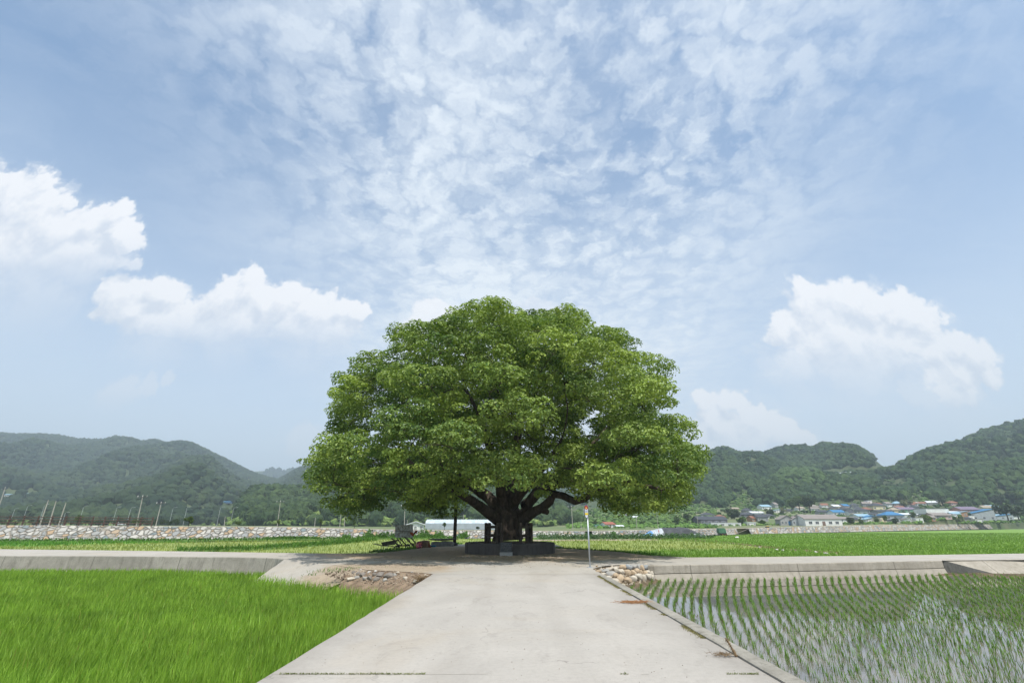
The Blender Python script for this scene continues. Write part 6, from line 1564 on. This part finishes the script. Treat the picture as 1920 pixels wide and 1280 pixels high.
# weeds and grass: one loose strip along the kerb seam, joints, bank
def grass_pts(P, H0, label, cols, wid=(.004, .010), name='grass', lean=.6):
    P = np.asarray(P, float); n = len(P); V, F = blades_mesh(P, np.abs(rng.normal(H0, H0*.4, n)), rng.uniform(wid[0], wid[1], n), np.abs(rng.normal(lean, .3, n)))
    t_ = rng.random(n)[:, None]; c = (1-t_)*np.array(cols[0])+t_*np.array(cols[1]); tag(mesh_np(name, V, F, M_GRASS, col=np.repeat(c, 5, 0)), label, 'grass', kind='stuff')
ys_ = rng.uniform(2.5, 18.4, 9000); k = gnoise(np.column_stack([ys_, ys_*0]), 1.1, 7)+.35*gnoise(np.column_stack([ys_, ys_*0]), 4.1, 8); ys_ = ys_[(k > .72) | (ys_ < 6.3)]
off = np.abs(rng.normal(0, .045, len(ys_)))*np.where(ys_ < 6.6, 1.9, 1)
grass_pts(np.column_stack([XR-off, ys_, np.zeros(len(ys_))]), .022, 'dry moss and weeds in the seam between the central road and its kerb', ((.13, .14, .045), (.34, .27, .13)), lean=1.0)
xj = rng.uniform(XL+.1, XR-.1, 2200); k = gnoise(np.column_stack([xj, xj*0]), 1.5, 3); xj = xj[k > .6]
grass_pts(np.column_stack([xj, 6.72+rng.normal(0, .008, len(xj)), np.full(len(xj), .002)]), .016, 'tiny green moss tufts in the nearest joint of the central road', ((.10, .15, .03), (.22, .22, .08)), lean=1.)
P = []
for u, v, n, s in ((630, 1068, 60, .35), (655, 1066, 60, .3), (612, 1071, 40, .3), (690, 1066, 20, .4), (585, 1077, 20, .2), (1040, 1040, 0, 1)):
    q = on_bank(u, v, 'l', -.02); P += [(q.x+random.gauss(0, s), q.y+random.gauss(0, s*.6), q.z-.03) for _ in range(n)]
grass_pts(P, .12, 'scattered weeds on the top of the left dirt bank', GC, wid=(.01, .02))
# climbing weeds on the levee
def wall_weeds(spots, label):
    C = []; 
    for px, w_px, h in spots:
        for _ in range(int(w_px*10)):
            u = px+random.gauss(0, w_px*.35); d = pdir(u, 1000); r = d[0]/d[1]
            y = 90.; 
            for _k in range(12): y = float(levee_line(r*y))
            k = abs(random.gauss(0, .5))*h; C.append((r*y, y-.12+k*.75, ZB+.1+k))
    C = np.array(C); n = len(C); V, F = leaves_mesh(C, np.tile([0, -.8, .6], (n, 1))+rng.normal(size=(n, 3))*.4, rng.uniform(.25, .5, n), .28)
    t_ = rng.random(n)[:, None]; c = (1-t_)*np.array([.05, .12, .02])+t_*np.array([.12, .24, .035]); tag(mesh_np('climbing_weeds', V, F, M_LEAF, col=np.repeat(c, 4, 0)), label, 'weeds', kind='stuff')
wall_weeds([(690, 14, 1.0), (720, 18, .7), (740, 14, .6), (795, 16, 1.2), (822, 10, .9), (870, 14, .9), (650, 10, .5), (1150, 8, .8), (700, 30, .4), (800, 50, .35), (550, 60, .2)], 'green climbing weeds hanging on the left stone levee')
# crop rows right of the trunk
C = []
for row in range(5):
    for x in np.arange(3.5, 26, .28): C.append((x*1.3, 84+row*2.0+.1*x, ZB+.35))
C = np.array(C)+rng.normal(0, .12, (len(C), 3)); n = len(C); Q = np.repeat(C, 9, 0)+rng.normal(0, .2, (n*9, 3)); V, F = leaves_mesh(Q, rng.normal(size=(n*9, 3))*.6+[0, -.2, 1], rng.uniform(.25, .45, n*9), .22)
t_ = rng.random(n*9)[:, None]; c = (1-t_)*np.array([.035, .085, .025])+t_*np.array([.085, .16, .05]); tag(mesh_np('vegetable_crop', V, F, M_LEAF, col=np.repeat(c, 4, 0)), 'dark green vegetable rows between the trunk and the tarp heap', 'crop', kind='stuff')

# ------------------------------------------------------------------ brown rail fence on the left levee
M_FEN = mat('brown_fence_wood', (.13, .088, .07), (.09, .062, .05), 3, .8)
t = None; pts = []
for px in (-60, -35, -8, 14, 41, 68, 94, 120, 147, 171, 194, 218, 240, 262, 284):
    d = pdir(px, 984); r = d[0]/d[1]; y = 80.
    for _ in range(10): y = float(levee_line(r*y))+2.6
    pts.append(Vector((r*y, y, float(topz(r))+.02)))
o = pts[0]; t = empty('rail_fence', o, 'brown three rail wooden fence on top of the left stone levee', 'fence')
for p in pts: q = p-o; MB().box((q.x, q.y, .72), (.16, .16, 1.5)).build('post', M_FEN, t).location.z = q.z
for zz in (.42, .86, 1.24):
    for a, b_ in zip(pts, pts[1:]):
        a, b_ = a-o, b_-o; MB().tube([(a.x, a.y-.10, a.z+zz), (b_.x, b_.y-.10, b_.z+zz)], .06, 6).build('rail', M_FEN, t)

# ------------------------------------------------------------------ tarp covered heap, cart, van
Y = 112; a, c_ = PY(1207, 1009.5, Y), PY(1322, 1008, Y); W_ = c_.x-a.x; t = empty('tarp_heap', (a.x, Y, ZB), 'long field heap under black net and blue white tarpaulin', 'tarp heap')
hz_ = 14.5/FP*Y/1.07
def loft(x0, x1, h0, h1, m, name, dy=0, seed=0, n=26):
    V = []; k = 13
    for i in range(n+1):
        u = i/n; x = x0+(x1-x0)*u; h = (h0+(h1-h0)*u)
        for j in range(k):
            s = j/(k-1); yy_ = -2.6+5.2*s; pr = math.sin(math.pi*s)**.55; V.append((x, yy_+dy, max(-.05, h*pr*(1+.16*mnoise.noise((x*.7, yy_*.7, seed))+.05*mnoise.noise((x*3, yy_*3, seed))))))
    ii = np.arange(len(V)).reshape(n+1, k); F = np.stack([ii[:-1, :-1], ii[1:, :-1], ii[1:, 1:], ii[:-1, 1:]], -1).reshape(-1, 4); return mesh_np(name, V, F, m, t, smooth=True)
TW = mat('white_tarp', (.50, .53, .56), (.38, .40, .43), 1.5, .5, .05); TB = mat('blue_tarp', (.10, .26, .52), (.16, .34, .60), 1.5, .5); TK = mat('black_net', (.045, .048, .052), (.085, .088, .095), 1.2, .8, .06)
loft(0, W_*.12, .05, hz_*.65, TB, 'blue_tarp', seed=1); loft(W_*.115, W_*.29, hz_*.62, hz_*.98, TW, 'white_tarp', seed=1); loft(W_*.285, W_*.72, hz_*.98, hz_*1.02, TK, 'black_net', seed=1); loft(W_*.715, W_*.98, hz_*1.0, .1, TK, 'black_net_slope', seed=1)
loft(W_*.72, W_*1.02, hz_*.45, .05, TW, 'loose_tarp_skirt', dy=-.55, seed=7)
MB().box((W_*.215, -2.0, hz_*.45), (.1, .08, hz_*.75), ry=.1, rx=-.5).build('red_strap', cmat((.5, .08, .05)), t)

Y = 116; a = PY(1355, 1007, Y); t = empty('farm_cart', (a.x, Y, ZB), 'small green hooded farm cart parked by the levee ramp', 'farm cart')
MGc = mat('faded_green_paint', (.085, .20, .13), (.06, .14, .09), 3, .6); s = Y/FP/1.07
b = MB(); b.prism([(-7*s, 4.5*s), (6*s, 4.5*s), (5.2*s, 11.5*s), (3*s, 13.2*s), (-6.5*s, 13*s), (-7.4*s, 9*s)], -.7, .7); b.build('hood', MGc, t)
MB().box((0, 0, 4*s), (12*s, 1.2, 1.2*s)).build('chassis', M_DARKM, t)
MB().box((-6.2*s, 0, 2.2*s), (.9*s, 1.0, 4*s)).build('hitch', M_DARKM, t)
for x in (-2.2*s, 4.6*s):
    for y_ in (-.7, .7):
        w = MB(); w.tube([(x, y_-.09, 2.1*s), (x, y_+.09, 2.1*s)], 2.1*s, 16); wh = w.build('wheel', mat('rubber', (.02, .02, .02)), t)
        MB().tube([(x, y_-.11, 2.1*s), (x, y_+.11, 2.1*s)], .9*s, 10).build('rim', cmat((.3, .12, .08)), wh)

def van(px, v, Y, L, H, label, col, rz=0):
    a = PY(px, v, Y); t = empty('parked_van' if H > 1.6 else 'parked_car', (a.x, Y, float(terrain(a.x, Y)[0])+.05), label, 'van' if H > 1.6 else 'car', rz=rz)
    h0 = .28; P_ = [(-L/2, h0), (L/2, h0), (L/2, H*.5), (L*.42, H*.56), (L*.30, H*.95), (L*.22, H), (-L*.45, H), (-L/2, H*.8)]
    b = MB(); b.prism(P_, -.85, .85); bmesh.ops.bevel(b.bm, geom=b.bm.edges[:], offset=.05, segments=2, affect='EDGES'); b.build('body', cmat(col, .35), t)
    MB().prism([(L*.33, H*.6), (L*.26, H*.9), (L*.02, H*.9), (L*.02, H*.6)], -.87, -.855).build('window', GLASS, t)
    MB().prism([(-L*.02, H*.6), (-L*.02, H*.9), (-L*.40, H*.9), (-L*.44, H*.6)], -.87, -.855).build('window', GLASS, t)
    for x in (-L*.31, L*.31):
        for y_ in (-.8, .8):
            wh = MB().tube([(x, y_-.1, .32), (x, y_+.1, .32)], .32, 16).build('wheel', mat('rubber', (.02, .02, .02)), t); MB().tube([(x, y_-.115, .32), (x, y_+.115, .32)], .18, 12).build('rim', M_GALV, wh)
    for y_ in (-.6, .6): MB().box((L/2+.005, y_, H*.42), (.03, .22, .14)).build('headlight', cmat((.7, .7, .68), .2), t)
lv = lambda px: None
d = pdir(1792, 984); r = d[0]/d[1]; y = 250.
for _ in range(20): y = float(levee_line(r*y))+2.5
van(1792, 984, y, 3.9, 1.95, 'white van parked on the levee in front of the orange walled house', (.72, .73, .74))
van(230, 981, 230, 4.2, 1.45, 'white car parked beyond the right end of the left rail fence', (.70, .70, .70))
p = P0(1438, 987.6, .5); d = pdir(1438, 984); r = d[0]/d[1]; y = 150.
for _ in range(20): y = float(levee_line(r*y))+2.6
b = MB().box((0, 0, .16), (1.0, .7, .32), bev=.06); o = b.build('tool_crate', cmat((.05, .05, .05)), loc=(r*y, y, float(topz(r))+.05)); tag(o, 'small black crate with a yellow lid on the levee path left of the factory shed', 'crate')
MB().box((.1, 0, .38), (.7, .6, .12), bev=.03).build('lid', cmat((.7, .5, .03)), o)

# ------------------------------------------------------------------ mountain road with guardrail in the saddle
rdp = [hit(px, v) for px, v in ((1543, 894), (1565, 892), (1590, 889.5), (1615, 887), (1640, 885), (1662, 883), (1682, 880))]
# smooth the distances so that the road is a gentle curve
Yr = np.convolve([rdp[0].y]*2+[p.y for p in rdp]+[rdp[-1].y]*2, [.2]*5, 'valid'); RP = [PY(px, v, y_-12)+Vector((0, 0, 1.5)) for (px, v), y_ in zip(((1543, 894), (1565, 892), (1590, 889.5), (1615, 887), (1640, 885), (1662, 883), (1682, 880)), Yr)]
b = MB()
for a, c_ in zip(RP, RP[1:]): b.poly([a, c_, c_+Vector((1, 9, 0)), a+Vector((1, 9, 0))]); b.poly([a, c_, c_+Vector((0, -3, -9)), a+Vector((0, -3, -9))])
bmesh.ops.remove_doubles(b.bm, verts=b.bm.verts, dist=.01)
tag(b.build('mountain_road', mat('road_bank', (.15, .20, .09), (.28, .25, .18), .05, .95)), kind='structure')
o = RP[0]; t = empty('guardrail', o, 'pale guardrail of the mountain road crossing the saddle between the right hills', 'guardrail')
b = MB(); b.tube([p-o+Vector((0, 0, 1.0)) for p in RP], .75, 4); b.build('rail', cmat((.52, .56, .58), .6), t)
for a, c_ in zip(RP, RP[1:]):
    for k in range(3): q = a.lerp(c_, k/3)-o; MB().box((q.x, q.y, q.z+.45), (.35, .35, 1.3)).build('post', cmat((.45, .48, .5)), t)

# ------------------------------------------------------------------ summer haze
bm = bmesh.new(); bmesh.ops.create_cube(bm, size=1)
me = bpy.data.meshes.new('haze'); 
for v in bm.verts: v.co = Vector((v.co.x*7600, v.co.y*7600, (v.co.z+.5)*420-3))
bm.to_mesh(me); bm.free(); hz = bpy.data.objects.new('haze', me); COL.objects.link(hz); tag(hz, kind='stuff')
m = bpy.data.materials.new('haze_air'); m.use_nodes = True; nt = m.node_tree; nt.nodes.clear(); T = NT(nt)
pv = T.n('ShaderNodeVolumePrincipled'); pv.inputs['Color'].default_value = (.76, .90, 1., 1); pv.inputs['Density'].default_value = .00036; pv.inputs['Anisotropy'].default_value = .1
T.link(pv.outputs[0], T.n('ShaderNodeOutputMaterial').inputs['Volume'])
m.cycles.homogeneous_volume = True if hasattr(m.cycles, 'homogeneous_volume') else None
me.materials.append(m)
